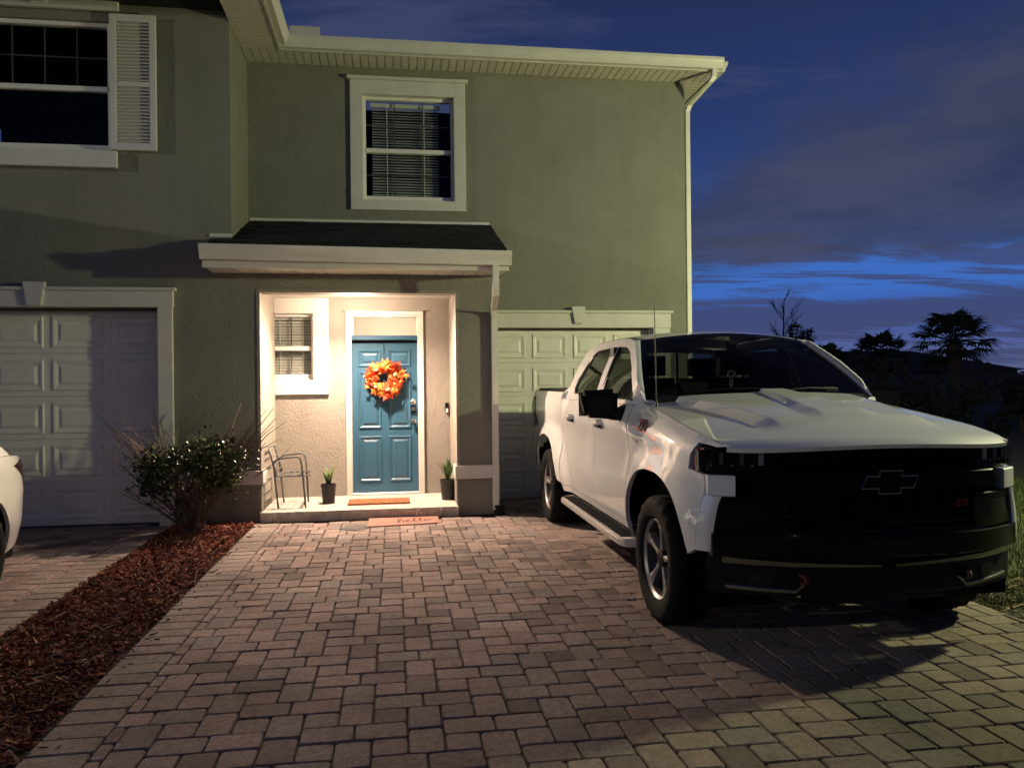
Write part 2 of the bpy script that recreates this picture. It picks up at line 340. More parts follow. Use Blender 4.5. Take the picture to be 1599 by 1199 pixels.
def panel(bm, outer, holes, step, f, thick=None):
    """sheet with a 2-D outline and holes, triangulated at a given step and mapped to 3-D by f(u, v); thick(u, v) = offset vector of its returned edge"""
    loops = [dens(outer, step)]+[dens(h, step) for h in holes]
    pts, edges = [], []
    for lp in loops:
        b = len(pts); pts += [Vector(p) for p in lp]; edges += [(b+i, b+(i+1) % len(lp)) for i in range(len(lp))]
    us = [p[0] for p in loops[0]]; vs = [p[1] for p in loops[0]]
    bnd = np.array([tuple(p) for p in pts])
    nu = int((max(us)-min(us))/step); nv = int((max(vs)-min(vs))/step)
    for i in range(1, nu+1):
        for j in range(1, nv+1):
            p = (min(us)+i*step+(.5*step if j % 2 else 0), min(vs)+j*step*.9)
            if inside(p, outer) and not any(inside(p, h) for h in holes) and np.min(np.hypot(bnd[:, 0]-p[0], bnd[:, 1]-p[1])) > step*.55:
                pts.append(Vector(p))
    v2, _, tris, *_ = delaunay_2d_cdt(pts, edges, [], 1, 1e-6)
    vv = [bm.verts.new(f(p[0], p[1])) for p in v2]; use = {}; fs = []
    for t in tris:
        c = (sum(v2[i][0] for i in t)/3, sum(v2[i][1] for i in t)/3)
        if not inside(c, outer) or any(inside(c, h) for h in holes): continue
        fs.append(bm.faces.new([vv[i] for i in t]))
    if thick:
        be = [e for fc in fs for e in fc.edges if len(e.link_faces) == 1]; inner = {}
        idx = {v: i for i, v in enumerate(vv)}
        for e in be:
            for v in e.verts:
                if v not in inner: q = v2[idx[v]]; inner[v] = bm.verts.new(v.co+Vector(thick(q[0], q[1])))
        for e in be:
            a, b = e.verts
            bm.faces.new((a, b, inner[b], inner[a]))
    bmesh.ops.delete(bm, geom=[v for v in bm.verts if not v.link_faces], context='VERTS')
    bmesh.ops.recalc_face_normals(bm, faces=bm.faces)
    return bm
def text_obj(name, s, size, mat, parent, loc, rot, extrude=.001, font_shear=0, loc_is_local=False):
    c = bpy.data.curves.new(name, 'FONT'); c.body = s; c.size = size; c.extrude = extrude; c.align_x = 'CENTER'; c.align_y = 'CENTER'; c.shear = font_shear
    t = bpy.data.objects.new(name, c); COL.objects.link(t)
    dg = bpy.context.evaluated_depsgraph_get(); me = bpy.data.meshes.new_from_object(t.evaluated_get(dg)); bpy.data.objects.remove(t)
    me.materials.clear(); o = mesh_obj(name, me, mat, parent)
    org = Vector((0, 0, 0)) if parent is None else ORG.get(root_of(parent).name, Vector((0, 0, 0)))
    o.location = Vector(loc)-org; o.rotation_euler = rot; return o
def sstep(a, b, x):
    t = min(1, max(0, (x-a)/(b-a))); return t*t*(3-2*t)
def lerpt(tab, x):
    if x <= tab[0][0]: return tab[0][1]
    for (a, va), (b, vb) in zip(tab, tab[1:]):
        if x <= b: return va+(vb-va)*(x-a)/(b-a)
    return tab[-1][1]
def copy_thing(o, loc, rotz=0, label=None, scale=1):
    r = o.copy(); COL.objects.link(r); r.location = loc; r.rotation_euler = (0, 0, rotz); r.scale = (scale,)*3
    if label: r['label'] = label
    for ch in list(o.children):
        c = ch.copy(); COL.objects.link(c); c.parent = r
        for g in list(ch.children):
            d = g.copy(); COL.objects.link(d); d.parent = c
    return r

# ================================================================== GROUND
def sheet(name, x0, x1, y0, y1, z, mat, kind='structure'):
    bm = B(); v = [bm.verts.new(p) for p in ((x0, y0, z), (x1, y0, z), (x1, y1, z), (x0, y1, z))]; bm.faces.new(v)
    return tag(obj(name, bm, mat), kind=kind)
sheet('lawn', -400, 400, -300, 700, -.045, 'lawn_soil')
sheet('street', -120, 120, -30, -1.2, -.035, 'asphalt')
DX0, DX1 = -1.56, 3.97
drive = sheet('driveway', DX0, DX1, -1.2, 10.56, -.014, 'joint_sand')
drive2 = sheet('driveway', -9.0, -2.46, -1.2, 9.5, -.016, 'joint_sand')
sheet('planting_bed', -2.46, DX0, -1.2, 9.3, -.012, 'bed_soil')

def paver_geo(w, l, r, seed, h=.03):
    """chamfered paver, centred, top at z = 0"""
    q = random.Random(seed); c = .013; j = lambda s: q.uniform(-s, s)
    def ring(ins, z):
        a, b, k = w/2-ins, l/2-ins, .010
        return [(x+j(.0018), y+j(.0018), z) for x, y in ((-a+k, -b), (a-k, -b), (a, -b+k), (a, b-k), (a-k, b), (-a+k, b), (-a, b-k), (-a, -b+k))]
    return ring(0, -h)+ring(0, -.0055)+ring(.005, j(.0012))
PF = [(8*a+k, 8*a+(k+1) % 8, 8*a+8+(k+1) % 8, 8*a+8+k) for a in (0, 1) for k in range(8)]+[tuple(range(16, 24))]
PW = .158; PA = .162; GAP = .0085
def pav_layout(x0, x1, y0, y1, xc=.125, yl=3.835):
    out = []
    j0 = int(math.floor((x0-xc)/(2*PW)))-1; j1 = int(math.ceil((x1-xc)/(2*PW)))+1
    k0 = int(math.floor((y0-yl)/(4*PA)))-1; k1 = int(math.ceil((y1-yl)/(4*PA)))+1
    for j in range(j0, j1+1):
        c = xc+2*PW*j
        for k in range(k0, k1+1):
            y = yl+4*PA*k+(2*PA if j % 2 else 0)
            out += [(c-1.5*PW, c, y, y+PA), (c, c+1.5*PW, y, y+PA), (c-.5*PW, c+.5*PW, y+PA, y+2.5*PA), (c-.5*PW, c+.5*PW, y+2.5*PA, y+4*PA),
                    (c+.5*PW, c+1.5*PW, y+PA, y+2*PA), (c-1.5*PW, c-.5*PW, y+PA, y+2*PA)]
    res = set()
    for a, b, c, d in out:                       # cut at the edges of the field
        a, b, c, d = max(a, x0), min(b, x1), max(c, y0), min(d, y1)
        if b-a > .03 and d-c > .03: res.add((round(a, 4), round(b, 4), round(c, 4), round(d, 4)))
    return sorted(res)
def lay_pavers(parent, rects, keep, mat, name, field):
    """keep: set of indices laid as single parts, the others joined into one field"""
    cache = {}; V = []; F = []
    for i, (a, b, c, d) in enumerate(rects):
        w, l = b-a-GAP, d-c-GAP; cx, cy = (a+b)/2, (c+d)/2; z = rnd.uniform(-.0025, .0025); tx, ty, rz = rnd.gauss(0, .0035), rnd.gauss(0, .0035), rnd.gauss(0, .006)
        if i in keep:
            key = (round(w, 3), round(l, 3), rnd.randrange(3))
            if key not in cache:
                me = bpy.data.meshes.new(name); me.from_pydata(paver_geo(w, l, .01, hash(key) % 9999), [], PF); me.materials.append(MT[mat]); cache[key] = me
            o = link(bpy.data.objects.new(name, cache[key])); o.location = (cx, cy, z); o.rotation_euler = (tx, ty, rz); o.parent = parent
        else:
            g = paver_geo(w, l, .01, i); n = len(V); cs, sn = math.cos(rz), math.sin(rz)
            V += [(cx+x*cs-y*sn, cy+x*sn+y*cs, z+h+x*ty-y*tx) for x, y, h in g]; F += [tuple(n+k for k in f) for f in PF]
    if V:
        me = bpy.data.meshes.new(field); me.from_pydata(V, [], F); o = mesh_obj(field, me, mat, parent); o['kind'] = 'stuff'
def nearest(rects, ok, n):
    c = [(((a+b)/2)**2+((c_+d)/2)**2, i) for i, (a, b, c_, d) in enumerate(rects) if ok((a+b)/2, (c_+d)/2)]
    return {i for _, i in sorted(c)[:n]}
def in_frame(x, y):
    yaw = R(8.478); dx = x*math.cos(yaw)-y*math.sin(yaw); dz = x*math.sin(yaw)+y*math.cos(yaw)
    if dz < .5: return False
    return abs(dx/dz) < .66 and 1.55/dz < .50
BW = .278
field = [r for r in pav_layout(DX0+BW, DX1, -1.15, 10.54) if not (-1.58 < (r[0]+r[1])/2 < 1.22 and r[3] > 9.32)]
keep = nearest(field, lambda x, y: in_frame(x, y) and not (1.75 < x < 3.6 and y > 4.25), 300)
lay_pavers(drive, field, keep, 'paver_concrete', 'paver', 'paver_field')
bord = [(DX0, DX0+BW-.002, -1.15+k*.158, -1.15+(k+1)*.158) for k in range(66)]
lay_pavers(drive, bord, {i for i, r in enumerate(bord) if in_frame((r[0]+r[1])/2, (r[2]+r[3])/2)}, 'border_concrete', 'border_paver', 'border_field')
bord2 = [(-2.46-BW, -2.462, -1.15+k*.158, -1.15+(k+1)*.158) for k in range(66)]
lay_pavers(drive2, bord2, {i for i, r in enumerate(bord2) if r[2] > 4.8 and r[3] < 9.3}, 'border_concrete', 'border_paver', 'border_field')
field2 = pav_layout(-5.4, -2.46-BW-.004, -1.15, 9.45)
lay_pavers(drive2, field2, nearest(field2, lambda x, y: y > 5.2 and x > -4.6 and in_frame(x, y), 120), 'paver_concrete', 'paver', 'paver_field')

# ---- bark mulch: nobody could count it
def chips(n, rect, size, mat, name, flat=.45, zmax=.02, wmul=1.0):
    q = np.random.default_rng(5); x0, x1, y0, y1 = rect
    c = np.stack([q.uniform(x0, x1, n), y0+(y1-y0)*q.random(n)**.8, q.uniform(-.008, zmax, n)], 1)
    L = q.uniform(size[0], size[1], n); w = L*q.uniform(.16, .4, n)*wmul; t = np.full(n, .003)
    yaw = q.uniform(0, 6.283, n); pit = q.normal(0, flat, n); rol = q.normal(0, .5, n)
    ex = np.stack([np.cos(yaw)*np.cos(pit), np.sin(yaw)*np.cos(pit), np.sin(pit)], 1)
    ey = np.stack([-np.sin(yaw), np.cos(yaw), np.zeros(n)], 1); ez = np.cross(ex, ey)
    ey2 = ey*np.cos(rol)[:, None]+ez*np.sin(rol)[:, None]; ez2 = np.cross(ex, ey2)
    V = np.empty((n, 6, 3))
    for k, (a, b, h) in enumerate(((-.5, -.5, 0), (.5, -.28, 0), (.5, .3, 0), (-.5, .5, 0), (0.02, 0, 1.3), (-.2, .1, -1.2))):
        V[:, k] = c+ex*(a*L)[:, None]+ey2*(b*w)[:, None]+ez2*(h*t)[:, None]
    fi = np.array([(0, 1, 4), (1, 2, 4), (2, 3, 4), (3, 0, 4), (1, 0, 5), (2, 1, 5), (3, 2, 5), (0, 3, 5)])
    F = (fi[None]+6*np.arange(n)[:, None, None]).reshape(-1, 3)
    me = bpy.data.meshes.new(name); me.from_pydata(V.reshape(-1, 3).tolist(), [], F.tolist())
    return tag(mesh_obj(name, me, mat), kind='stuff')
tag(chips(15000, (-2.44, -1.575, 2.6, 9.28), (.02, .075), 'mulch_bark', 'bark_mulch'), 'reddish brown bark mulch filling the bed between the two driveways', 'mulch')
tag(chips(160, (-1.66, -1.44, 3, 9.2), (.02, .06), 'mulch_bark', 'spilled_bark'), 'bark chips spilled over the driveway border', 'mulch')
tag(chips(260, (-2.44, -1.56, 2.7, 9.2), (.10, .26), 'dry_grass', 'straw', .2, .035, .16), 'pale dry straws lying loose on the bark mulch', 'straw')

def blades(n, rect, h, mat, name, lean=.35, dens_pow=1.0, z=-.045, w=.004):
    q = np.random.default_rng(11); x0, x1, y0, y1 = rect
    b = np.stack([q.uniform(x0, x1, n), y0+(y1-y0)*q.random(n)**dens_pow, np.full(n, z)], 1)
    a = q.uniform(0, 6.283, n); H = q.uniform(h[0], h[1], n); ln = q.normal(0, lean, n)*H
    d = np.stack([np.cos(a), np.sin(a), np.zeros(n)], 1); s = np.stack([-np.sin(a), np.cos(a), np.zeros(n)], 1)*w
    up = np.stack([np.zeros(n), np.zeros(n), H], 1)
    V = np.stack([b-s, b+s, b+s*.8+up*.55+d*(ln*.35)[:, None], b-s*.8+up*.55+d*(ln*.35)[:, None], b+up+d*ln[:, None]], 1)
    i = 5*np.arange(n)[:, None]; Q = (np.array([0, 1, 2, 3])+i).tolist(); T = (np.array([3, 2, 4])+i).tolist()
    me = bpy.data.meshes.new(name); me.from_pydata(V.reshape(-1, 3).tolist(), [], Q+T)
    return tag(mesh_obj(name, me, mat), kind='stuff')
tag(blades(46000, (4.0, 9.5, 4.9, 16), (.03, .10), 'grass_blade', 'grass', .5, 1.5), 'short green lawn grass beside the driveway and the truck', 'grass')
tag(blades(5000, (3.99, 6.5, 2.5, 5.5), (.01, .05), 'dry_grass', 'dry_grass', 1.6), 'dry trampled grass along the driveway edge', 'dry grass')
tag(chips(1500, (3.95, 5.6, 3.4, 5.5), (.03, .12), 'dry_grass', 'dead_thatch', .15, .01, .3), 'dead brown thatch at the driveway edge by the truck', 'thatch')

# ================================================================== HOUSE
Y1, Y2 = 9.30, 10.42
house = thing('townhouse', 'two storey beige stucco townhouse with a lit entry porch and two garages', 'house', (1.1, 10.4, 0))
def rect(a, b, c, d): return [(a, c), (b, c), (b, d), (a, d)]
def wallp(name, outer, holes, y, th, mat):
    bm = B(); panel(bm, outer, holes, 6.0, lambda u, v: (u, y, v), lambda u, v: (0, th, 0)); return obj(name, bm, mat, house)
LG = (-5.09, -2.59, 2.43)      # left garage opening
PO = (-1.51, .735, 2.62)       # porch opening
RG = (1.24, 3.50, 2.28)        # right garage opening
# lower front wall (with the notches of the garage and the porch open to the ground), outline traced once round
wallp('front_wall', [(-11, 0), (LG[0], 0), (LG[0], LG[2]), (LG[1], LG[2]), (LG[1], 0), (PO[0], 0), (PO[0], PO[2]), (PO[1], PO[2]), (PO[1], 0), (1.19, 0), (1.19, 3.12), (-1.80, 3.12), (-1.80, 6.4), (-11, 6.4)], [rect(-4.48, -3.06, 4.15, 5.58)], Y1, .22, 'wall_paint')
UL = (-4.48, -3.06, 4.15, 5.58)
bx('wall_ledge', 'trim_paint', house, -2.03, -1.79, Y1-.02, Y1-.001, 3.225, 3.262)
bx('upper_side_wall', 'wall_paint', house, -2.0, -1.802, Y1+.02, Y2+.2, 3.0, 5.72)
UW = (-.375, .82, 3.93, 5.31); PW_ = (-1.605, -1.01, 1.61, 2.475); DO = (-.562, .332, .10, 2.45)
wallp('recessed_wall', [(RG[1], 0), (3.99, 0), (3.99, 5.7), (-1.80, 5.7), (-1.80, 3.2), (1.24, 3.2), (1.24, RG[2]), (RG[1], RG[2])], [rect(*UW)], Y2, .2, 'wall_paint')
bx('side_wall', 'wall_paint', house, 3.80, 3.988, Y2+.2, 20, 0, 5.7)
bx('garage_side_wall', 'wall_paint', house, 1.0, 1.238, Y1+.22, Y2+.25, 0, 3.2)
wallp('porch_back_wall', rect(-1.8, .90, 0, 3.0), [rect(*PW_), rect(*DO)], Y2+.004, .2, 'porch_wall_paint')
bx('porch_side_wall', 'porch_wall_paint', house, -1.75, PO[0]+.012, Y1+.22, Y2, 0, 2.9)
bx('porch_side_wall', 'porch_wall_paint', house, PO[1]-.012, .98, Y1+.22, Y2, 0, 2.9)
bx('porch_ceiling', 'trim_paint', house, -1.75, 1.0, Y1+.20, Y2+.02, 2.66, 2.74)
# rendered base and its band round the pillars
for a, b, nm in ((PO[1]-.014, 1.205, 'right'), (-2.40, PO[0]+.014, 'left')):
    bx('pillar_band', 'trim_paint', house, a-(.0 if nm == 'left' else .022), b+(.022 if nm == 'left' else .015), Y1-.045, Y1+.27, .432, .588, .006)
    bx('pillar_base', 'base_paint', house, a, b, Y1-.022, Y1+.24, 0, .431, .01)
# corner beads of the porch opening (thin light trim)
bx('corner_bead', 'porch_wall_paint', house, PO[0]-.022, PO[0]+.013, Y1-.012, Y1+.222, .59, PO[2]+.02)
bx('corner_bead', 'porch_wall_paint', house, PO[1]-.013, PO[1]+.022, Y1-.012, Y1+.222, .59, PO[2]+.02)
bx('corner_bead', 'porch_wall_paint', house, PO[0]+.013, PO[1]-.013, Y1-.012, Y1+.222, PO[2]-.013, PO[2]+.02)

# ---- garage doors: panelled sections
def garage_door(x0, x1, ztop, y, ncol, label):
    d = bx('garage_door', 'garage_paint', house, x0, x1, y+.012, y+.06, 0, ztop); d['label'] = label
    nrow = 5 if ztop > 2.35 else 5
    h = (ztop-.012)/nrow
    for r in range(nrow):
        z0 = .006+r*h
        bm = B(); box(bm, x0+.004, x1-.004, y, y+.0118, z0+.004, z0+h-.004); obj('section', bm, 'garage_paint', d, bevel=.003)
        w = (x1-x0)/ncol
        for c in range(ncol):
            a, b = x0+c*w+.075, x0+(c+1)*w-.075; p, q = z0+.095, z0+h-.095
            bm = B()
            def fr(i, yy): return [(a+i, yy, p+i), (b-i, yy, p+i), (b-i, yy, q-i), (a+i, yy, q-i)]
            loft(bm, [fr(-.03, y-.001), fr(-.02, y-.014), fr(0, y-.012), fr(.028, y-.0015), fr(.04, y-.0015), fr(.066, y-.013)], closed=True)
            bm.verts.ensure_lookup_table(); bm.faces.new(bm.verts[-4:]); bmesh.ops.recalc_face_normals(bm, faces=bm.faces)
            obj('raised_panel', bm, 'garage_paint', d)
    return d
garage_door(LG[0], LG[1], 2.42, Y1+.26, 4, 'wide panelled garage door left of the shrub')
garage_door(RG[0], RG[1], 2.275, Y2+.115, 4, 'panelled garage door behind the white pickup')
bx('garage_jamb', 'trim_paint', house, RG[1]-.03, RG[1]+.0, Y2-.001, Y2+.2, 0, RG[2])
bx('garage_jamb', 'trim_paint', house, LG[1]-.0, LG[1]+.03, Y1-.001, Y1+.35, 0, LG[2])
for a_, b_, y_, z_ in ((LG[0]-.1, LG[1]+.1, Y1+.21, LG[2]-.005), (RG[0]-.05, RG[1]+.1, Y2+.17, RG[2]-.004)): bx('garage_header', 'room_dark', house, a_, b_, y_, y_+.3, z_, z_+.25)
def keystone(x, z0, z1, y, wb, wt):
    bm = B(); hexa(bm, [(x-wb, y-.085, z0), (x+wb, y-.085, z0), (x+wb, y-.03, z0), (x-wb, y-.03, z0), (x-wt, y-.085, z1), (x+wt, y-.085, z1), (x+wt, y-.03, z1), (x-wt, y-.03, z1)])
    obj('keystone', bm, 'trim_paint', house, bevel=.008)
def lintel(x0, x1, z0, z1, y):
    bx('lintel', 'trim_paint', house, x0, x1, y-.05, y-.001, z0, z1-.03, .005); bx('lintel_cap', 'trim_paint', house, x0-.03, x1+.03, y-.075, y-.001, z1-.029, z1+.008, .005)
lintel(-5.27, -2.42, 2.431, 2.64, Y1); keystone(-3.845, 2.445, 2.70, Y1, .075, .118)
lintel(1.245, 3.75, 2.281, 2.505, Y2); keystone(2.452, 2.335, 2.562, Y2, .058, .10)
for x0, x1, z1, y in ((LG[1], -2.43, 2.430, Y1), (-5.25, LG[0], 2.430, Y1), (RG[1], 3.74, 2.280, Y2)):
    bx('casing', 'trim_paint', house, x0, x1, y-.046, y-.001, 0, z1, .005)

# ---- windows
def window(op, y, ncols, nrows, blind=None, label=None, dep=.09, lower_grid=True):
    x0, x1, z0, z1 = op; f = .045
    w = obj('window', (lambda bm: (box(bm, x0, x0+f, y+dep-.03, y+dep+.05, z0, z1), box(bm, x1-f, x1, y+dep-.03, y+dep+.05, z0, z1), box(bm, x0+f, x1-f, y+dep-.03, y+dep+.05, z0, z0+f),
        box(bm, x0+f, x1-f, y+dep-.03, y+dep+.05, z1-f, z1), bm)[-1])(B()), 'white_vinyl', house, bevel=.004)
    if label: w['label'] = label
    zm = (z0+z1)/2-.02; bx('meeting_rail', 'white_vinyl', w, x0+f, x1-f, y+dep-.04, y+dep+.02, zm-.028, zm+.028, .004)
    bx('sash_rail', 'white_vinyl', w, x0+f, x1-f, y+dep-.02, y+dep+.018, z0+f, z0+f+.035, .003)
    for a, b in ((z0+f+.036, zm-.028), (zm+.028, z1-f)):
        bx('pane', 'window_glass', w, x0+f, x1-f, y+dep+.012, y+dep+.014, a, b)
        if b < zm and not lower_grid: continue
        for c in range(1, ncols): X = x0+f+(x1-x0-2*f)*c/ncols; bx('muntin', 'muntin_grey', w, X-.008, X+.008, y+dep+.018, y+dep+.026, a, b)
        for r in range(1, nrows): Z = a+(b-a)*r/nrows; bx('muntin', 'muntin_grey', w, x0+f, x1-f, y+dep+.0185, y+dep+.0265, Z-.008, Z+.008)
    bx('dark_room', 'room_dark', w, x0-.1, x1+.1, y+.9, y+.95, z0-.1, z1+.1)
    if blind:
        a, b, c, d, pitch, tilt, miss = blind
        n = int((d-c)/pitch); bm = B()
        for i in range(n):
            z = c+i*pitch+rnd.uniform(-.002, .002)
            if miss and miss(z): continue
            hexa(bm, [(a, y+dep+.06, z), (b, y+dep+.06, z+rnd.uniform(-.002, .002)), (b, y+dep+.098, z+tilt), (a, y+dep+.098, z+tilt), (a, y+dep+.06, z+.003), (b, y+dep+.06, z+.003), (b, y+dep+.098, z+tilt+.003), (a, y+dep+.098, z+tilt+.003)])
        s = obj('blind_slats', bm, 'blind_white', w); s['kind'] = 'stuff'
        for X in (a+(b-a)*.22, a+(b-a)*.78): obj('blind_cord', tube(B(), [(X, y+dep+.055, c), (X, y+dep+.055, d)], .006, 5), 'blind_white', w)
        bx('blind_headrail', 'blind_white', w, a-.02, b+.02, y+dep+.05, y+dep+.10, d-.005, d+.045)
    return w
def surround(x0, x1, z0, z1, op, y, cap=None):
    bx('casing', 'trim_paint', house, x0, op[0], y-.04, y-.001, z0, z1, .004); bx('casing', 'trim_paint', house, op[1], x1, y-.04, y-.001, z0, z1, .004)
    bx('window_head', 'trim_paint', house, op[0]+.001, op[1]-.001, y-.0395, y-.001, op[3], z1, .004); bx('window_sill', 'trim_paint', house, op[0]+.001, op[1]-.001, y-.0405, y-.001, z0, op[2], .004)
    for a, b, c, d in ((op[0]-.001, op[0]+.008, op[2], op[3]), (op[1]-.008, op[1]+.001, op[2], op[3]), (op[0]+.008, op[1]-.008, op[3]-.008, op[3]+.001), (op[0]+.008, op[1]-.008, op[2]-.001, op[2]+.008)):
        bx('reveal', 'trim_paint', house, a, b, y-.0385, y+.13, c, d)
    if cap: bx('window_cap', 'trim_paint', house, x0-cap, x1+cap, y-.07, y-.001, z1+.001, z1+.045, .004)
surround(-.526, .962, 3.808, 5.485, UW, Y2, .035)
window(UW, Y2, 3, 2, (-.25, .62, 4.0, 5.20, .036, .024, None), 'upper window with partly lowered blind')
surround(-1.79, -.825, 1.43, 2.715, PW_, Y2+.004)
bx('window_cap', 'trim_paint', house, -1.79, -.80, Y2-.05, Y2+.003, 2.716, 2.745)
window(PW_, Y2+.004, 2, 1, (-1.565, -1.05, 1.665, 2.40, .036, .030, None), 'small porch window with white blinds')
wl = window(UL, Y1-.022, 4, 2, None, 'wide dark upper window beside a white shutter', lower_grid=False)
bx('window_sill', 'trim_paint', house, -4.60, -2.985, Y1-.085, Y1-.023, 3.955, 4.14, .006)
bx('window_head', 'trim_paint', house, -4.60, -2.955, Y1-.08, Y1-.023, 5.68, 5.93, .006)
keystone(-3.76, 5.70, 5.97, Y1-.022, .08, .12)
for sx in (-3.05, -4.97):
    a, b, c, d = sx, sx+.48, 4.155, 5.648
    sh = obj('shutter', (lambda bm: (box(bm, a, a+.065, Y1-.075, Y1-.024, c, d), box(bm, b-.065, b, Y1-.075, Y1-.024, c, d), box(bm, a+.065, b-.065, Y1-.074, Y1-.024, c, c+.08),
        box(bm, a+.065, b-.065, Y1-.074, Y1-.024, d-.08, d), box(bm, a+.065, b-.065, Y1-.074, Y1-.024, c+.70, c+.755), box(bm, a+.07, b-.07, Y1-.034, Y1-.025, c+.08, d-.08), bm)[-1])(B()), 'shutter_paint', house, bevel=.004)
    for lo, hi in ((c+.085, c+.695), (c+.76, d-.085)):
        n = int((hi-lo)/.0365); me = None
        for i in range(n):
            z = lo+(i+.5)*(hi-lo)/n
            if me is None:
                bm = B(); hexa(bm, [(-.172, -.018, -.016), (.172, -.018, -.016), (.172, .016, .010), (-.172, .016, .010), (-.172, -.020, -.010), (.172, -.020, -.010), (.172, .014, .016), (-.172, .014, .016)])
                me = bpy.data.meshes.new('slat'); bm.to_mesh(me); bm.free(); me.materials.append(MT['shutter_paint'])
            o = link(bpy.data.objects.new('slat', me)); o.parent = sh; o.location = Vector(((a+b)/2, Y1-.055, z))-Vector(house.location)

# ---- main eaves: soffit strips, fascia, gutter
def gutter(bm, p0, p1, out, h=.135, d=.12):
    """K-style gutter from p0 to p1 (points at its back, bottom), out = outward unit vector"""
    p0, p1, o = Vector(p0), Vector(p1), Vector(out)
    prof = [(0, 0), (d*.62, 0), (d*.70, h*.30), (d*.86, h*.52), (d*.97, h*.72), (d, h), (d*.93, h), (d*.9, h*.76), (d*.60, h*.12), (.008, .008), (.008, h*.9), (0, h*.9)]
    loft(bm, [[p+o*u+Vector((0, 0, v)) for u, v in prof] for p in (p0, p1)], closed=True)
    for p in (p0, p1): bm.faces.new([bm.verts.new(p+o*u+Vector((0, 0, v))) for u, v in prof[:6]+[(0, h)]])
    bmesh.ops.recalc_face_normals(bm, faces=bm.faces); return bm
ZS = 5.655
def soffit(x0, x1, y0, y1, z, along, mat='soffit_vinyl', pitch=.10):
    base = bx('soffit', mat, house, x0, x1, y0, y1, z+.012, z+.03)
    a, b = (x0, x1) if along == 'x' else (y0, y1); n = int((b-a)/pitch); me = None
    for i in range(n):
        p = a+(i+.5)*(b-a)/n
        if me is None:
            hw = (b-a)/n/2-.007; l0, l1 = (y0, y1) if along == 'x' else (x0, x1); m = (l0+l1)/2; hl = (l1-l0)/2-.004
            bm = B(); box(bm, -hw if along == 'x' else -hl, hw if along == 'x' else hl, -hl if along == 'x' else -hw, hl if along == 'x' else hw, 0, .0118)
            me = bpy.data.meshes.new('soffit_strip'); bm.to_mesh(me); bm.free(); me.materials.append(MT[mat])
        o = link(bpy.data.objects.new('soffit_strip', me)); o.parent = base
        o.location = Vector((p, m, z) if along == 'x' else (m, p, z))-Vector(house.location)
YE = 9.985; XE = -1.345
soffit(-1.80, 4.30, YE+.005, Y2, ZS, 'x'); soffit(-1.80, XE-.005, 6.9, YE+.004, ZS, 'y')
soffit(3.99, 4.30, Y2+.002, 16, ZS, 'y')
bx('fascia', 'trim_paint', house, XE, 4.32, YE-.018, YE+.004, ZS-.012, ZS+.115); bx('fascia', 'trim_paint', house, XE-.004, XE+.018, 6.9, YE-.019, ZS-.012, ZS+.115)
bx('fascia', 'trim_paint', house, 4.30, 4.32, YE+.005, 16, ZS-.012, ZS+.115)
bm = B(); gutter(bm, (XE+.02, YE-.02, ZS+.0), (4.33, YE-.02, ZS+.0), (0, -1, 0)); obj('gutter', bm, 'gutter_metal', house)
bm = B(); gutter(bm, (XE+.02, 6.9, ZS+.0), (XE+.02, YE-.15, ZS+.0), (1, 0, 0)); obj('gutter', bm, 'gutter_metal', house)
bm = B(); gutter(bm, (4.32, YE+.0, ZS+.0), (4.32, 16, ZS+.0), (1, 0, 0)); obj('gutter', bm, 'gutter_metal', house)
bx('gutter_guard', 'gutter_metal', house, XE+.14, XE+.50, YE-.145, YE-.125, ZS+.13, ZS+.235)
bm = B(); hexa(bm, [(XE, YE, ZS+.12), (4.32, YE, ZS+.12), (1.9, 14, ZS+1.6), (XE, 14, ZS+1.6), (XE, YE, ZS+.15), (4.32, YE, ZS+.15), (1.9, 14, ZS+1.64), (XE, 14, ZS+1.64)]); obj('main_roof', bm, 'shingle_felt', house)
bm = B(); hexa(bm, [(-11, 6.9, ZS+.12), (XE, 6.9, ZS+.12), (XE, 14, ZS+.12), (-11, 14, ZS+.12), (-11, 9, ZS+2.2), (-3.5, 9, ZS+2.2), (-3.5, 12, ZS+2.2), (-11, 12, ZS+2.2)]); obj('main_roof', bm, 'shingle_felt', house)
bx('porch_soffit_board', 'soffit_vinyl', house, -11, -1.80, 6.9, Y1-.03, 6.38, 6.44)
# ---- downspouts
def pipe(bm, pts, a=.038, b=.03):
    pts = [Vector(p) for p in pts]; rows = []
    for i, p in enumerate(pts):
        rows.append([p+Vector(q) for q in ((-a, -b, 0), (a, -b, 0), (a, b, 0), (-a, b, 0))])
    loft(bm, rows, closed=True); bm.faces.new([bm.verts.new(v) for v in rows[0]]); bm.faces.new([bm.verts.new(v) for v in rows[-1]]); bmesh.ops.recalc_face_normals(bm, faces=bm.faces); return bm
obj('downspout', pipe(B(), [(4.22, 9.93, ZS), (4.22, 9.95, 5.56), (4.19, 9.98, 5.50), (4.07, 10.44, 5.34), (4.045, 10.47, 5.27), (4.045, 10.47, .1)], .034, .034), 'gutter_metal', house, bevel=.006)
PGY = 8.86; PGZ = 2.892
obj('downspout', pipe(B(), [(1.14, 8.81, 2.885), (1.14, 8.815, 2.60), (1.145, 8.86, 2.53), (1.165, 9.22, 2.40), (1.175, 9.255, 2.33), (1.175, 9.255, .14), (1.175, 9.22, .07)]), 'gutter_metal', house, bevel=.006)
bx('drain_boot', 'black_plastic', house, 1.15, 1.27, 9.19, 9.29, 0, .12, .01)

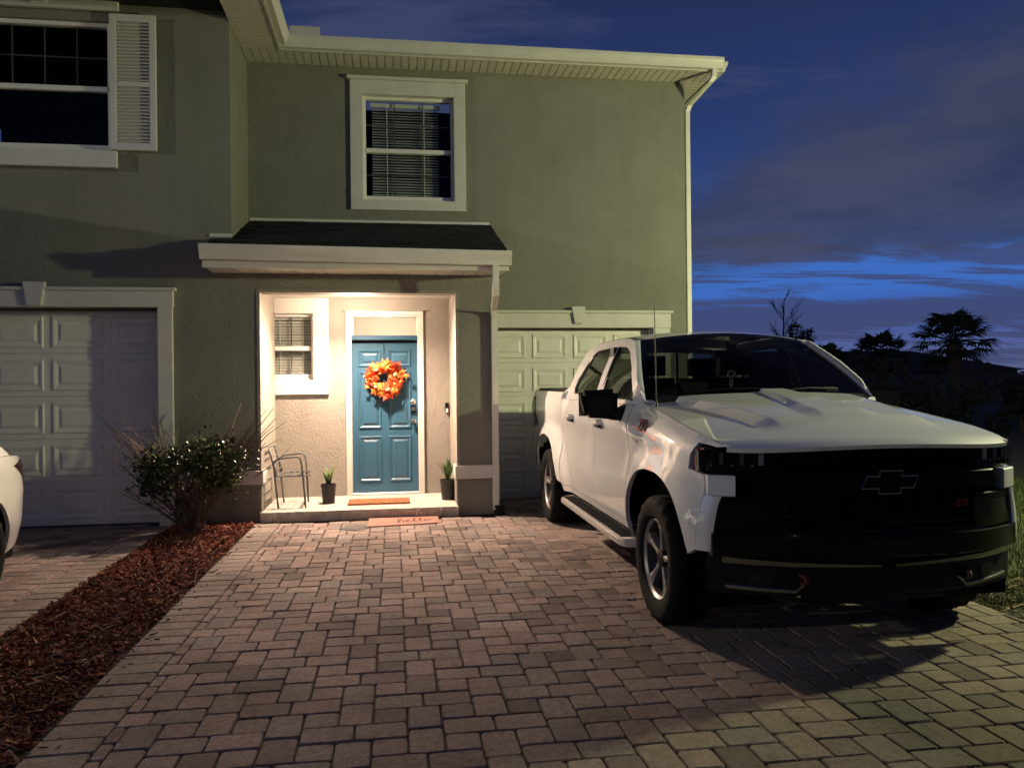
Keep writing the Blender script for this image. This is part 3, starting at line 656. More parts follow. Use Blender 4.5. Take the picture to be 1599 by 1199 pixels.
# ---- porch roof: shed with shingles, gutter, soffit
bm = B(); PX0, PX1 = -2.00, 1.285
prism(bm, [(PGY+.02, 2.86), (PGY+.02, 3.055), (Y2, 3.632), (Y2, 3.56), (Y1, 3.12), (Y1, 2.86)], PX0, PX1-.02, 'x')
proof = obj('porch_roof', bm, 'shingle_felt', house)
sl = math.atan2(3.632-3.055, Y2-PGY-.02); rows_ = 13; run = math.hypot(Y2-PGY-.02, 3.632-3.055)+.05
me_ = []
for k in range(3):
    bm = B(); box(bm, 0, .30-.004, 0, run/rows_*1.12, 0, .007+.003*k); me = bpy.data.meshes.new('shingle'); bm.to_mesh(me); bm.free(); me.materials.append(MT['shingle_felt']); me_.append(me)
for r in range(rows_):
    s = r*run/rows_-.05; off = -.15*(r % 2)-.05*(r % 3); x = PX0+off
    while x < PX1-.02:
        yy, zz = PGY+.02+s*math.cos(sl), 3.057+s*math.sin(sl)+.004
        if x+.15 > PX0-.02 and x < PX1-.03 and not (x < -1.80 and yy > Y1-.12):
            o = link(bpy.data.objects.new('shingle', me_[rnd.randrange(3)])); o.parent = proof; o.scale.x = min(1, (PX1-.004-max(x, PX0))/.296) if x > PX0 else max(.05, (x+.30-PX0)/.30); o.location = Vector((max(x, PX0), yy, zz))-Vector(house.location); o.rotation_euler = (sl-.022, 0, rnd.gauss(0, .002))
        x += .30
bx('roof_flashing', 'trim_paint', house, -1.79, 1.27, Y2-.02, Y2-.001, 3.64, 3.675)
bm = B(); gutter(bm, (-2.03, PGY, PGZ+.012), (1.32, PGY, PGZ-.022), (0, -1, 0), .155, .125); obj('porch_gutter', bm, 'gutter_metal', house)
bx('porch_fascia', 'trim_paint', house, -2.02, 1.30, PGY+.001, PGY+.019, 2.82, 3.04)
soffit(-2.0, 1.285, PGY+.02, Y1-.001, 2.822, 'x', pitch=.155)
bx('roof_end_board', 'trim_paint', house, 1.286, 1.302, PGY+.02, Y2-.02, 2.822, 3.06)
# ---- front door
YD = Y2+.065
fd = bx('front_door', 'blue_door_paint', house, -.538, .308, YD+.01, YD+.05, .145, 2.095); fd['label'] = 'blue six panel front door under a transom'
bx('door_frame', 'trim_paint', house, -.562, -.54, Y2-.02, YD+.06, .10, 2.45, .003); bx('door_frame', 'trim_paint', house, .31, .332, Y2-.02, YD+.06, .10, 2.45, .003)
bx('door_frame', 'trim_paint', house, -.54, .31, Y2-.0195, YD+.06, 2.425, 2.45, .003)
bx('door_header', 'blue_door_paint', house, -.54, .31, Y2+.0, YD+.06, 2.125, 2.185, .006); bx('door_stop', 'black_plastic', house, -.54, .31, YD+.012, YD+.06, 2.096, 2.124)
for a, b, c, d in ((-.615, -.5625, .10, 2.452), (.3325, .385, .10, 2.452), (-.615, .385, 2.453, 2.50)):
    bx('door_casing', 'trim_paint', house, a, b, Y2-.03, Y2+.003, c, d, .004)
bx('door_head', 'porch_wall_paint', house, -.64, .41, Y2-.05, Y2+.003, 2.501, 2.515)
bx('threshold', 'aluminium', house, -.54, .31, Y2-.03, YD+.05, .10, .144, .005)
bx('transom_pane', 'window_glass', house, -.54, .31, YD+.02, YD+.024, 2.186, 2.424)
for a, b in ((-.44, -.18), (-.055, .205)):
    for c, d in ((.30, .86), (.99, 1.70), (1.80, 1.985)):
        bm = B()
        def fr(i, yy): return [(a+i, yy, c+i), (b-i, yy, c+i), (b-i, yy, d-i), (a+i, yy, d-i)]
        loft(bm, [fr(-.018, YD+.0105), fr(-.008, YD-.005), fr(.004, YD-.003), fr(.02, YD+.009), fr(.032, YD+.009), fr(.055, YD-.002)], closed=True)
        bm.verts.ensure_lookup_table(); bm.faces.new(bm.verts[-4:]); bmesh.ops.recalc_face_normals(bm, faces=bm.faces); obj('door_panel', bm, 'blue_door_paint', fd)
obj('deadbolt', lathe(B(), [(0, 0), (.034, 0), (.034, -.012), (.02, -.022), (0, -.022)], 20, (.245, YD+.01, 1.315), 'y'), 'brushed_nickel', fd, 40)
bm = B(); box(bm, .212, .278, YD-.02, YD+.012, 1.175, 1.265); obj('keypad', bm, 'black_plastic', fd, bevel=.008)
obj('deadbolt', lathe(B(), [(0, 0), (.028, 0), (.026, -.008), (0, -.008)], 20, (.245, YD-.021, 1.222), 'y'), 'brushed_nickel', fd, 40)
obj('door_knob', lathe(B(), [(0, 0), (.034, 0), (.034, -.008), (.014, -.014), (.014, -.035), (.03, -.045), (.034, -.06), (.026, -.075), (0, -.08)], 20, (.248, YD+.01, 1.06), 'y'), 'brushed_nickel', fd, 40)
obj('peephole', lathe(B(), [(0, 0), (.012, 0), (.012, -.008), (0, -.008)], 12, (.0, YD-.0, 1.54), 'y'), 'brushed_nickel', fd, 40)
# hall behind the transom
bx('hall_wall', 'lit_room', house, -1.0, .8, 12.0, 12.05, 1.9, 2.9); bx('hall_ceiling', 'lit_room', house, -1.0, .8, 10.64, 12.0, 2.60, 2.63)
bx('hall_side', 'lit_room', house, -.60, -.565, 10.63, 12.0, 1.9, 2.6); bx('hall_side', 'lit_room', house, .335, .37, 10.63, 12.0, 1.9, 2.6)
bx('hall_vent', 'white_plastic', house, .05, .25, 11.3, 11.45, 2.585, 2.599)
# porch lamp under the ceiling
px, py_, pz = PORCH['pos']
bm = B(); lathe(bm, [(0, pz+.115), (.09, pz+.115), (.09, pz+.085), (.05, pz+.075), (0, pz+.075)], 24, (px, py_, 0)); obj('porch_lamp', bm, 'brushed_nickel', house, 40)
bm = B(); box(bm, .66, .706, Y2-.03, Y2+.003, 1.165, 1.30); obj('doorbell', bm, 'black_plastic', house, bevel=.006)
bx('doorbell_plate', 'white_plastic', house, .668, .698, Y2-.034, Y2-.0301, 1.175, 1.225)
# ---- porch slab with a rough front edge
bm = B(); n = 60; top = []; bot = []
for i in range(n+1):
    x = -1.505+2.235*i/n; j = rnd.uniform(-.008, .008); top.append((x, 9.215+j, .118)); bot.append((x, 9.245+rnd.uniform(-.01, .01), 0))
back = [(p[0], Y2+.06, .118) for p in top]
loft(bm, [bot, [(p[0], p[1], p[2]-.03) for p in top], [(p[0], p[1]+.006, p[2]) for p in top], back]); bmesh.ops.recalc_face_normals(bm, faces=bm.faces)
tag(obj('porch_slab', bm, 'concrete'), kind='structure')
# ---- unseen low wing, added so that its eave shades this front
wing = thing('added_shade_wing', 'unseen low wing added beyond the left garage to shade the front', 'shadow blocker', (-10, 8, 0))
bx('wall', 'wall_paint', wing, -12.5, -8.3, 6.4, 9.28, 0, 3.75); bx('eave', 'trim_paint', wing, -12.7, -8.02, 6.2, 9.29, 3.86, 4.08); bx('soffit', 'soffit_vinyl', wing, -12.6, -8.1, 6.3, 9.27, 3.76, 3.855)

# ================================================================== PICKUP TRUCK  (local: y = 0 front .. 5.88 rear, x negative = side seen)
truck = thing('pickup_truck', 'white crew cab pickup with black front end parked before the right garage', 'truck', (2.685, 3.96, 0), local=True, rotz=R(-.45))
AX = (.96, 4.705); AR = .575; AZ = .405
ZT = [(.0, 1.155), (.15, 1.175), (.5, 1.245), (1.0, 1.315), (1.5, 1.375), (1.75, 1.41), (2.7, 1.435), (4.0, 1.455), (5.9, 1.465)]
WB = [(.40, .90), (.50, .935), (.60, .958), (.75, .972), (.95, .966), (1.08, .968), (1.18, .985), (1.26, .980), (1.36, .950), (1.45, .915), (1.60, .862), (1.75, .800), (1.86, .745), (1.93, .700), (2.0, .66)]
def zt(y): return lerpt(ZT, y)
def archd(y, z, c): return (abs((y-c)/.585)**2.5+(max(z-AZ, 0)/AR)**2.5)**.4
def W(y, z):
    w = lerpt(WB, z)
    w = (w+lerpt(WB, z-.03)+lerpt(WB, z+.03))/3
    if y < 1.75:
        t = min(1, max(0, (z-(zt(y)-.16))/.16)); w -= .085*t*t*(1-sstep(1.55, 1.75, y))
    if y < .75: w -= .10*((.75-y)/.75)**2
    if y > 4.03:
        t = min(1, max(0, (z-1.36)/.1)); w = lerpt(WB, min(z, 1.22))-.035*t*t-.01*sstep(4.6, 5.8, y)
    for c in AX:
        if abs(y-c) < 1.1:
            d = archd(y, z, c); fade = 1-sstep(.98, 1.16, z)
            w += .062*(1-sstep(1.06, 1.42, d))*(.35+.65*fade)
            w += .012*(1-sstep(1.0, 1.10, d))
    return w
def arch_pts(c, n=26, zlow=.50, zlow2=None):
    """along the wheel opening, front foot to rear foot, over the top"""
    zlow2 = zlow if zlow2 is None else zlow2; out = []
    for i in range(n+1):
        t = math.pi*(1-i/n); cs, sn = math.cos(t), math.sin(t)
        y = c-.585*(abs(cs)**.8)*(1 if cs < 0 else -1)*-1 if False else c+.585*math.copysign(abs(cs)**.8, cs); z = AZ+AR*abs(sn)**.8
        lim = zlow if cs < 0 else zlow2
        if z >= lim: out.append((y, z))
    return [(out[0][0]-.003, zlow)]+out+[(out[-1][0]+.003, zlow2)]
def side(name, poly, s, holes=(), mat='truck_paint', step=.05, off=0, depth=.03, parent=None):
    bm = B(); panel(bm, poly, list(holes), step, lambda u, v: (s*(W(u, v)+off), u, v), lambda u, v: (-s*depth, 0, 0))
    # outward faces
    return obj(name, bm, mat, parent or truck, smooth=38)
def top_edge(y0, y1, n, dz=0): return [(y0+(y1-y0)*i/n, zt(y0+(y1-y0)*i/n)+dz) for i in range(n+1)]
for s in (-1, 1):
    fa = arch_pts(AX[0], zlow=.56, zlow2=.50)
    fender = [(.315, .60)]+[(p[0], p[1]) for p in fa]+[(1.60, .50), (1.635, .80), (1.655, 1.20), (1.66, 1.395)]+top_edge(1.60, .20, 22)+[(.25, 1.178), (.42, 1.195), (.455, 1.12), (.46, 1.04), (.30, 1.018), (.295, .90)]
    side('front_fender', fender, s, step=.045)
    door = [(1.612, .50), (2.715, .50), (2.715, 1.378), (1.672, 1.378), (1.667, 1.20), (1.647, .80)]
    side('front_door', door, s)
    ra = arch_pts(AX[1], zlow=.54)
    rdoor = [(2.727, .50), (3.80, .50), (3.80, 1.378), (2.727, 1.378)]
    side('rear_door', rdoor, s)
    side('cab_corner', [(3.812, .50), (4.03, .50), (4.03, 1.378), (3.812, 1.378)], s)
    side('rocker_panel', [(1.56, .435), (4.03, .435), (4.03, .494), (1.56, .494)], s, step=.06)
    bed = [(4.045, .52)]+[p for p in ra]+[(5.72, .60), (5.80, .75), (5.82, 1.40), (5.79, 1.452), (4.045, 1.452)]
    side('bed_side', bed, s)
    # upper door frames, pillars and glass
    fw = [(1.705, 1.412), (1.73, 1.455), (2.02, 1.665), (2.24, 1.79), (2.42, 1.838), (2.70, 1.856), (2.70, 1.422)]
    rw = [(2.85, 1.424), (2.85, 1.858), (3.40, 1.848), (3.52, 1.81), (3.75, 1.56), (3.765, 1.49), (3.71, 1.44)]
    frame = [(1.60, 1.381), (4.03, 1.381), (4.035, 1.46), (3.93, 1.74), (3.86, 1.855), (3.70, 1.905), (3.3, 1.925), (2.75, 1.925), (2.45, 1.908), (2.24, 1.872), (1.92, 1.69), (1.66, 1.49)]
    side('door_frame', frame, s, [fw, rw], step=.045, depth=.014)
    for nm, w in (('front_window', fw), ('rear_window', rw)):
        g = side(nm, w, s, mat='car_glass', off=-.018, depth=.0, step=.06)
        bm = B(); cx = sum(p[0] for p in w)/len(w); cz = sum(p[1] for p in w)/len(w)
        ring = dens(w, .05); inn = [(cx+(p[0]-cx)*.955, cz+(p[1]-cz)*.945) for p in ring]
        loft(bm, [[(s*(W(*p)-.004), *p) for p in ring], [(s*(W(*p)-.008), *p) for p in inn]], closed=False)
        vs = list(bm.verts); k = len(ring); bm.faces.new((vs[k-1], vs[0], vs[k], vs[2*k-1])); obj('window_seal', bm, 'black_gloss', g)
    bx('b_pillar', 'black_plastic', truck, s*.76-.03, s*.76+.03, 2.712, 2.83, 1.40, 1.85)
    # handles
    for y in (2.47, 3.56):
        z = 1.215; w = W(y, z)
        h = obj('door_handle', tube(B(), [(s*(w-.01), y-.115, z), (s*(w+.035), y-.085, z), (s*(w+.038), y+.06, z), (s*(w-.005), y+.10, z)], [.014, .02, .02, .014], 8), 'truck_paint', truck, 50)
        bm = B(); tube(bm, [(s*(w-.006), y-.075, z-.012), (s*(w+.003), y+.055, z-.012)], .036, 10); obj('handle_cup', bm, 'black_plastic', h, 50)
    # mirror
    bm = B(); hexa(bm, [(s*.985, 1.86, 1.26), (s*1.24, 1.80, 1.285), (s*1.24, 1.93, 1.285), (s*.985, 1.98, 1.26), (s*.985, 1.84, 1.50), (s*1.285, 1.79, 1.485), (s*1.285, 1.92, 1.485), (s*.985, 1.97, 1.50)])
    bmesh.ops.recalc_face_normals(bm, faces=bm.faces); mi = obj('side_mirror', bm, 'black_plastic', truck, smooth=60, bevel=.035)
    bm = B(); hexa(bm, [(s*.88, 1.76, 1.25), (s*1.05, 1.84, 1.262), (s*1.05, 1.92, 1.262), (s*.88, 1.90, 1.25), (s*.88, 1.76, 1.41), (s*1.05, 1.84, 1.32), (s*1.05, 1.92, 1.32), (s*.88, 1.90, 1.41)]); bmesh.ops.recalc_face_normals(bm, faces=bm.faces)
    obj('mirror_arm', bm, 'black_plastic', mi, bevel=.012)
    bx('mirror_glass', 'chrome', mi, s*1.00 if s > 0 else -1.26, s*1.26 if s > 0 else -1.00, 1.972, 1.976, 1.29, 1.47)
    # badges on the fender top
    y, z = 1.30, 1.245; w = W(y, z)
    text_obj('badge', 'Z71', .125, 'badge_dark', truck, (s*(w+.004), y, z), (R(82), 0, R(90) if s > 0 else R(-90)), .004, .25)
    text_obj('badge', 'Z71', .105, 'red_paint', truck, (s*(w+.0075), y, z), (R(82), 0, R(90) if s > 0 else R(-90)), .003, .25)
    # running board
    xo = s*1.045; xi = s*.88
    bm = B(); prism(bm, [(xi, 1.55), (xo-s*.03, 1.62), (xo, 1.70), (xo, 3.78), (xo-s*.03, 3.86), (xi, 3.95)], .345, .405, 'z')
    rb = obj('running_board', bm, 'aluminium', truck, bevel=.012); me = None
    for i in range(30):
        if me is None: bm = B(); tube(bm, [(-.055, 0, 0), (.055, 0, 0)], .0165, 6); me = bpy.data.meshes.new('tread_ridge'); bm.to_mesh(me); bm.free(); me.materials.append(MT['black_plastic'])
        o = link(bpy.data.objects.new('tread_ridge', me)); o.parent = rb; o.location = (s*.965, 1.72+i*.071, .401)
    for y in (1.9, 3.6): bx('board_bracket', 'black_plastic', rb, s*.70 if s > 0 else -.90, s*.90 if s > 0 else -.70, y-.05, y+.05, .40, .44)
    # wheel well liners and inner shells
    for c in AX:
        bm = B(); pts = [(c+.60*math.cos(t), AZ+.60*math.sin(t)) for t in [math.pi*k/14 for k in range(15)]]
        loft(bm, [[(s*x, *p) for p in [(c+.60, .25)]+pts+[(c-.60, .25)]] for x in (.50, .945)]); bm.faces.new([bm.verts.new((s*.5, *p)) for p in [(c+.60, .25)]+pts+[(c-.60, .25)]])
        obj('wheel_liner', bm, 'black_matte', truck)
    # tail lamp
    side('tail_lamp', [(5.60, 1.02), (5.815, 1.02), (5.815, 1.36), (5.70, 1.38)], s, mat='tail_red', off=.006, depth=.04)

# ---- hood
def wh(y): return W(y, zt(y)-.001)-.008
def lin(a, b, x): return min(1, max(0, (x-a)/(b-a)))
def hood(x, y):
    w = wh(y); u = abs(x)/w; z = zt(y)+.006+.062*(1-u**2.3)
    f = sstep(.28, .50, y)
    xo = lerpt([(.3, .56), (.6, .575), (1.55, .68)], y); wo = lerpt([(.4, .12), (.9, .07), (1.55, .02)], y)
    z += .036*f*(1-lin(xo-wo, xo, abs(x)))
    xi = lerpt([(.3, .13), (.6, .15), (1.55, .07)], y); wi = lerpt([(.4, .10), (.9, .06), (1.55, .015)], y); xs = xi+wi
    z += .028*sstep(.40, .58, y)*(1-lin(xi, xs, abs(x)))-.004*f
    return z
def crease(y):
    f = sstep(.28, .50, y); xo = lerpt([(.3, .56), (.6, .575), (1.55, .68)], y); wo = lerpt([(.4, .12), (.9, .07), (1.55, .02)], y)
    xi = lerpt([(.3, .13), (.6, .15), (1.55, .07)], y); wi = lerpt([(.4, .10), (.9, .06), (1.55, .015)], y); return xi, xi+wi, xo-wo, xo
bm = B(); rows = []; NV = 84
for j in range(NV+1):
    t = j/NV; tt = t**1.25; row = []
    c = crease(max(.2, .12+1.35*tt)); w_ = wh(max(.12+1.35*tt, .2)); e = .004
    us = [0]
    for a, b, n in ((0, c[0]-e, 5), (c[0]-e, c[0]+e, 2), (c[0]+e, c[1]-e, 3), (c[1]-e, c[1]+e, 2), (c[1]+e, c[2]-e, 8), (c[2]-e, c[2]+e, 2), (c[2]+e, c[3]-e, 3), (c[3]-e, c[3]+e, 2), (c[3]+e, w_, 12)):
        us += [(a+(b-a)*(k+1)/n)/w_ for k in range(n)]
    us = [-u for u in us[:0:-1]]+us
    for u in us:
        yf_ = .030+.172*abs(u)**3; yr = 1.56-.16*(1-u*u)
        y = yf_+(yr-yf_)*tt; x = u*wh(max(y, .2)); z = hood(x, y)
        e_ = min(1, (y-yf_)/.11); z -= .036*(1-e_)**2.0*(1-.55*abs(u)**3)
        row.append((x, y, z))
    rows.append(row)
lip = [(p[0]*1.0, p[1]+.010, p[2]-.022) for p in rows[0]]
loft(bm, [lip]+rows); bmesh.ops.recalc_face_normals(bm, faces=bm.faces)
obj('hood', bm, 'truck_paint', truck, smooth=28)
# ---- windscreen, roof, pillars
def ws(u, t):
    b = Vector((.865*u, 1.575-.13*(1-u*u), 1.405+.012*(1-u*u))); p = Vector((.675*u, 2.32-.07*(1-u*u), 1.885+.055*(1-u*u)))
    q = b.lerp(p, t); q.z += .02*math.sin(math.pi*t); q.x *= 1+.012*math.sin(math.pi*t); return q
bm = B(); loft(bm, [[ws(-1+2*i/24, j/10) for i in range(25)] for j in range(11)]); wsh = obj('windshield', bm, 'windshield_glass', truck, smooth=60)
def edge_strip(bm, sg):
    a = [ws(sg, j/12)+Vector((0, -.004, .002)) for j in range(13)]
    b = []
    for j in range(13):
        t = j/12; y = lerpt([(0, 1.60), (.12, 1.68), (1, 2.30)], t); z = lerpt([(0, 1.403), (.12, 1.492), (1, 1.878)], t); b.append(Vector((sg*(W(y, z)+.001), y, z)))
    loft(bm, [a, [p.lerp(q, .5)+Vector((sg*.006, -.01, .008)) for p, q in zip(a, b)], b]); return bm
for sg in (-1, 1): obj('a_pillar', edge_strip(B(), sg), 'truck_paint', truck, smooth=60)
bm = B()
for seg in ([ws(-1+.02*k, 0)+Vector((0, -.004, .004)) for k in range(0)],): pass
loft(bm, [[ws(.93*(-1+2*i/24), 0)+Vector((0, -.03, .004)) for i in range(25)], [ws(.93*(-1+2*i/24), .06)+Vector((0, -.004, .004)) for i in range(25)]]); obj('cowl_trim', bm, 'black_plastic', wsh)
for sg in (-1, 1):
    w_ = wh(1.54); bm = B(); loft(bm, [[ws(sg, 0)+Vector((sg*.02, .01, .012)), ws(sg*.95, 0)+Vector((0, -.004, .008))], [Vector((sg*(w_+.012), 1.53, zt(1.53)+.010)), Vector((sg*.93*w_, 1.52, hood(.93*w_, 1.52)+.004))]]); obj('cowl_corner', bm, 'truck_paint', truck)
bm = B(); loft(bm, [[ws(-1+2*i/24, .93)+Vector((0, -.002, .003)) for i in range(25)], [ws(-1+2*i/24, 1.0)+Vector((0, -.001, .003)) for i in range(25)]]); obj('shade_band', bm, 'black_gloss', wsh)
for sg in (-1, 1):
    bm = B(); loft(bm, [[ws(sg*.95, j/10)+Vector((0, -.003, .003)) for j in range(11)], [ws(sg*1.0, j/10)+Vector((0, -.003, .003)) for j in range(11)]]); obj('frit_band', bm, 'black_gloss', wsh)
def roof(u, t):
    y = 2.32-.07*(1-u*u)+(3.84-2.32+.07*(1-u*u)+.03*(1-u*u))*t
    zr = lerpt([(2.2, 1.872), (2.32, 1.886), (2.6, 1.918), (3.0, 1.930), (3.5, 1.922), (3.7, 1.90), (3.9, 1.85)], y); w = W(y, zr)-.002
    if t == 0: w = .675
    return Vector((w*u, y, zr+.062*(1-abs(u)**2.6)*lerpt([(0, .9), (.3, 1), (.8, .95), (1, .7)], t)))
bm = B(); loft(bm, [[roof(-1+2*i/40, j/30) for i in range(41)] for j in range(31)]); bmesh.ops.recalc_face_normals(bm, faces=bm.faces); obj('roof', bm, 'truck_paint', truck, smooth=60)
for sg in (-1, 1):
    bm = B(); loft(bm, [[roof(sg*.93, j/30)+Vector((0, 0, .003)) for j in range(29)], [roof(sg*.965, j/30)+Vector((0, 0, .003)) for j in range(29)]]); obj('roof_ditch_moulding', bm, 'black_plastic', truck)
# back of the cab with its window
def bk(u, t): return Vector((lerpt([(0, .93), (.1, .90), (1, .70)], t)*u, 4.02-.15*t-.02*(1-u*u), 1.38+.50*t+.04*t*(1-u*u)))
bm = B()
for (u0, u1, t0, t1) in ((-1, -.72, 0, 1), (.72, 1, 0, 1), (-.72, .72, 0, .16), (-.72, .72, .86, 1)):
    loft(bm, [[bk(u0+(u1-u0)*i/8, t0+(t1-t0)*j/4) for i in range(9)] for j in range(5)])
obj('cab_back', bm, 'truck_paint', truck, smooth=60)
bm = B(); loft(bm, [[bk(-.72+1.44*i/12, .16+.70*j/4)+Vector((0, -.006, 0)) for i in range(13)] for j in range(5)]); rwn = obj('back_window', bm, 'car_glass', truck, smooth=60)
for u in (-.24, .24): bm = B(); tube(bm, [bk(u, .16)+Vector((0, .005, 0)), bk(u, .86)+Vector((0, .005, 0))], .011, 6); obj('window_bar', bm, 'black_plastic', rwn)
for zz in (.62, .42):
    q = bk(-.50, zz); bm = B(); lathe(bm, [(.030, -.002), (.030, .002), (.048, .002), (.048, -.002), (.030, -.002)], 18, (q.x, q.y-.012, q.z), 'y'); obj('window_sticker', bm, 'ink', rwn)
# ---- cabin interior
bx('cabin_floor', 'black_matte', truck, -.86, .86, 1.62, 4.0, .55, .95); bx('firewall', 'black_matte', truck, -.84, .84, .95, 1.60, .55, 1.18)
bm = B(); prism(bm, [(1.50, 1.10), (1.52, 1.375), (1.72, 1.385), (1.98, 1.30), (2.02, 1.0), (1.7, .9)], -.84, .84, 'x'); obj('dashboard', bm, 'black_plastic', truck, bevel=.03)
def seat(x, y, w):
    st = obj('seat', prism(B(), [(y-.45, .95), (y-.45, 1.08), (y+.0, 1.04), (y+.14, 1.58), (y+.25, 1.58), (y+.16, .95)], x-w/2, x+w/2, 'x'), 'seat_cloth', truck, bevel=.05)
    obj('headrest', box(B(), x-.13, x+.13, y+.155, y+.25, 1.60, 1.78), 'seat_cloth', st, bevel=.035)
seat(-.40, 2.75, .54); seat(.40, 2.75, .54); seat(-.42, 3.65, .58); seat(.42, 3.65, .58)
bm = B(); c = Vector((.40, 2.10, 1.27)); a = [c+Vector((.19*math.cos(t), -.07*math.sin(t)*-1, .175*math.sin(t))) for t in [2*math.pi*k/24 for k in range(25)]]; tube(bm, a, .015, 6, False)
tube(bm, [c+Vector((-.18, 0, 0)), c+Vector((.18, 0, 0))], .014, 6); tube(bm, [c, c+Vector((0, -.3, -.05))], .025, 6); obj('steering_wheel', bm, 'black_plastic', truck, 60)
bm = B(); box(bm, -.125, .125, 2.12, 2.15, 1.735, 1.80); rm = obj('inside_mirror', bm, 'black_plastic', truck, bevel=.012); bx('mirror_face', 'chrome', rm, -.11, .11, 2.1505, 2.153, 1.745, 1.79)
bx('mirror_stem', 'black_plastic', rm, -.03, .03, 2.08, 2.13, 1.80, 1.87)
p = ws(.66, .14); bm = B(); loft(bm, [[ws(.60, .10)+Vector((0, .006, -.004)), ws(.72, .10)+Vector((0, .006, -.004))], [ws(.60, .16)+Vector((0, .006, -.004)), ws(.72, .16)+Vector((0, .006, -.004))]]); obj('windshield_sticker', bm, 'paper', wsh)
for u0, u1 in ((-.62, -.02), (.10, .66)):
    a = ws(u0, .06)+Vector((0, -.03, .02)); b = ws(u1, .085)+Vector((0, -.028, .022)); w_ = obj('wiper', tube(B(), [a, a.lerp(b, .5)+Vector((0, -.004, .012)), b], .010, 6), 'black_plastic', truck)
# ---- bed, tailgate, chassis
bx('bed_floor', 'black_matte', truck, -.86, .86, 4.06, 5.78, .72, .80); bx('bed_front', 'truck_paint', truck, -.90, .90, 4.04, 4.08, .80, 1.44)
bx('tailgate', 'truck_paint', truck, -.80, .80, 5.76, 5.84, .78, 1.45, .02); bx('rear_bumper', 'black_plastic', truck, -.93, .93, 5.80, 5.95, .56, .74, .03)
bx('tonneau_cover', 'black_plastic', truck, -.905, .905, 4.07, 5.80, 1.462, 1.485, .008)
for s in (-1, 1): bx('bed_rail', 'black_plastic', truck, s*.885-.05, s*.885+.05, 4.05, 5.78, 1.4535, 1.461)
bx('chassis', 'black_matte', truck, -.50, .50, .55, 5.6, .36, .70); bx('underbody', 'black_matte', truck, -.86, .86, 1.6, 4.0, .46, .55)
bx('engine_block', 'black_matte', truck, -.50, .50, .32, 1.55, .45, 1.13)
for c in AX: obj('axle', tube(B(), [(-.75, c, .405), (.75, c, .405)], .06, 10), 'black_matte', truck)
# ---- antenna on the passenger side fender
y = 1.42; z = zt(y); o = obj('antenna', tube(B(), [(-W(y, z)+.03, y, z-.005), (-W(y, z)+.03, y+.01, z+.05), (-W(y, z)+.035, y+.06, z+.80)], [.013, .005, .0028], 6), 'black_plastic', truck)
# ---- wheels
def tyre_bm():
    bm = B(); n = 90; hw = .137; r = .408
    prof = [(.252, -.105), (.275, -.128), (.315, -.139), (.355, -.139), (.385, -.130), (.400, -.112), (r, -.085), (r, -.05), (r, -.012), (r, .012), (r, .05), (r, .085), (.400, .112), (.385, .130), (.355, .139), (.315, .139), (.275, .128), (.252, .105)]
    rows = []
    for k in range(n):
        t = 2*math.pi*k/n; row = []
        for m, (rr, h) in enumerate(prof):
            if m in (4, 5, 12, 13): rr -= .013*((k//2) % 2)
            if 6 <= m <= 11: rr -= .012*(((k+(1 if m in (8, 9) else 0)) // 2+(m//2)) % 2)
            row.append((h, rr*math.cos(t), rr*math.sin(t)))
        rows.append(row)
    vs = loft(bm, rows)
    for k in range(len(prof)-1): bm.faces.new((vs[-1][k], vs[-1][k+1], vs[0][k+1], vs[0][k]))
    bmesh.ops.recalc_face_normals(bm, faces=bm.faces); return bm
def rim_parts(parent, s):
    """dark cast wheel with five machined twin spokes; outer face towards s*x"""
    bm = B(); lathe(bm, [(.236, -s*.10), (.222, -s*.09), (.215, 0), (.222, s*.085), (.238, s*.105), (.232, s*.112), (.212, s*.088), (.205, 0), (.205, -s*.10)], 48, (0, 0, 0), 'x', False); rim = obj('rim', bm, 'wheel_black', parent, 40)
    obj('rim_edge', lathe(B(), [(.2385, s*.1055), (.2325, s*.1135), (.218, s*.098), (.222, s*.092), (.2385, s*.1055)], 48, (0, 0, 0), 'x', False), 'wheel_silver', parent, 50)
    obj('brake_disc', lathe(B(), [(0, s*.0), (.165, s*.0), (.165, s*.02), (0, s*.02)], 32, (0, 0, 0), 'x'), 'grey_steel', parent, 40)
    for k in range(5):
        t = math.pi/2+2*math.pi*k/5+.08
        def q(r, a, h): return (s*h, r*math.cos(t+a), r*math.sin(t+a))
        bm = B(); w0, w1, w2 = .40, .13, .19
        f = [[q(.048, -w0, .080), q(.048, 0, .084), q(.048, w0, .080)], [q(.12, -w1, .083), q(.12, 0, .092), q(.12, w1, .083)], [q(.175, -w1*1.05, .089), q(.175, 0, .097), q(.175, w1*1.05, .089)], [q(.224, -w2, .098), q(.224, 0, .1025), q(.224, w2, .098)]]
        k_ = [[q(r_, s_*a_, .045) for s_, a_ in ((-1, a_), (1, a_))] for r_, a_ in ((.048, w0), (.12, w1), (.175, w1*1.05), (.224, w2))]
        loft(bm, [[k_[i][0]]+f[i]+[k_[i][1]] for i in range(4)]); bmesh.ops.recalc_face_normals(bm, faces=bm.faces); obj('spoke', bm, 'wheel_silver', parent)
    obj('hub_cap', lathe(B(), [(.058, s*.05), (.056, s*.084), (.035, s*.092), (0, s*.094)], 24, (0, 0, 0), 'x'), 'black_plastic', parent, 40)
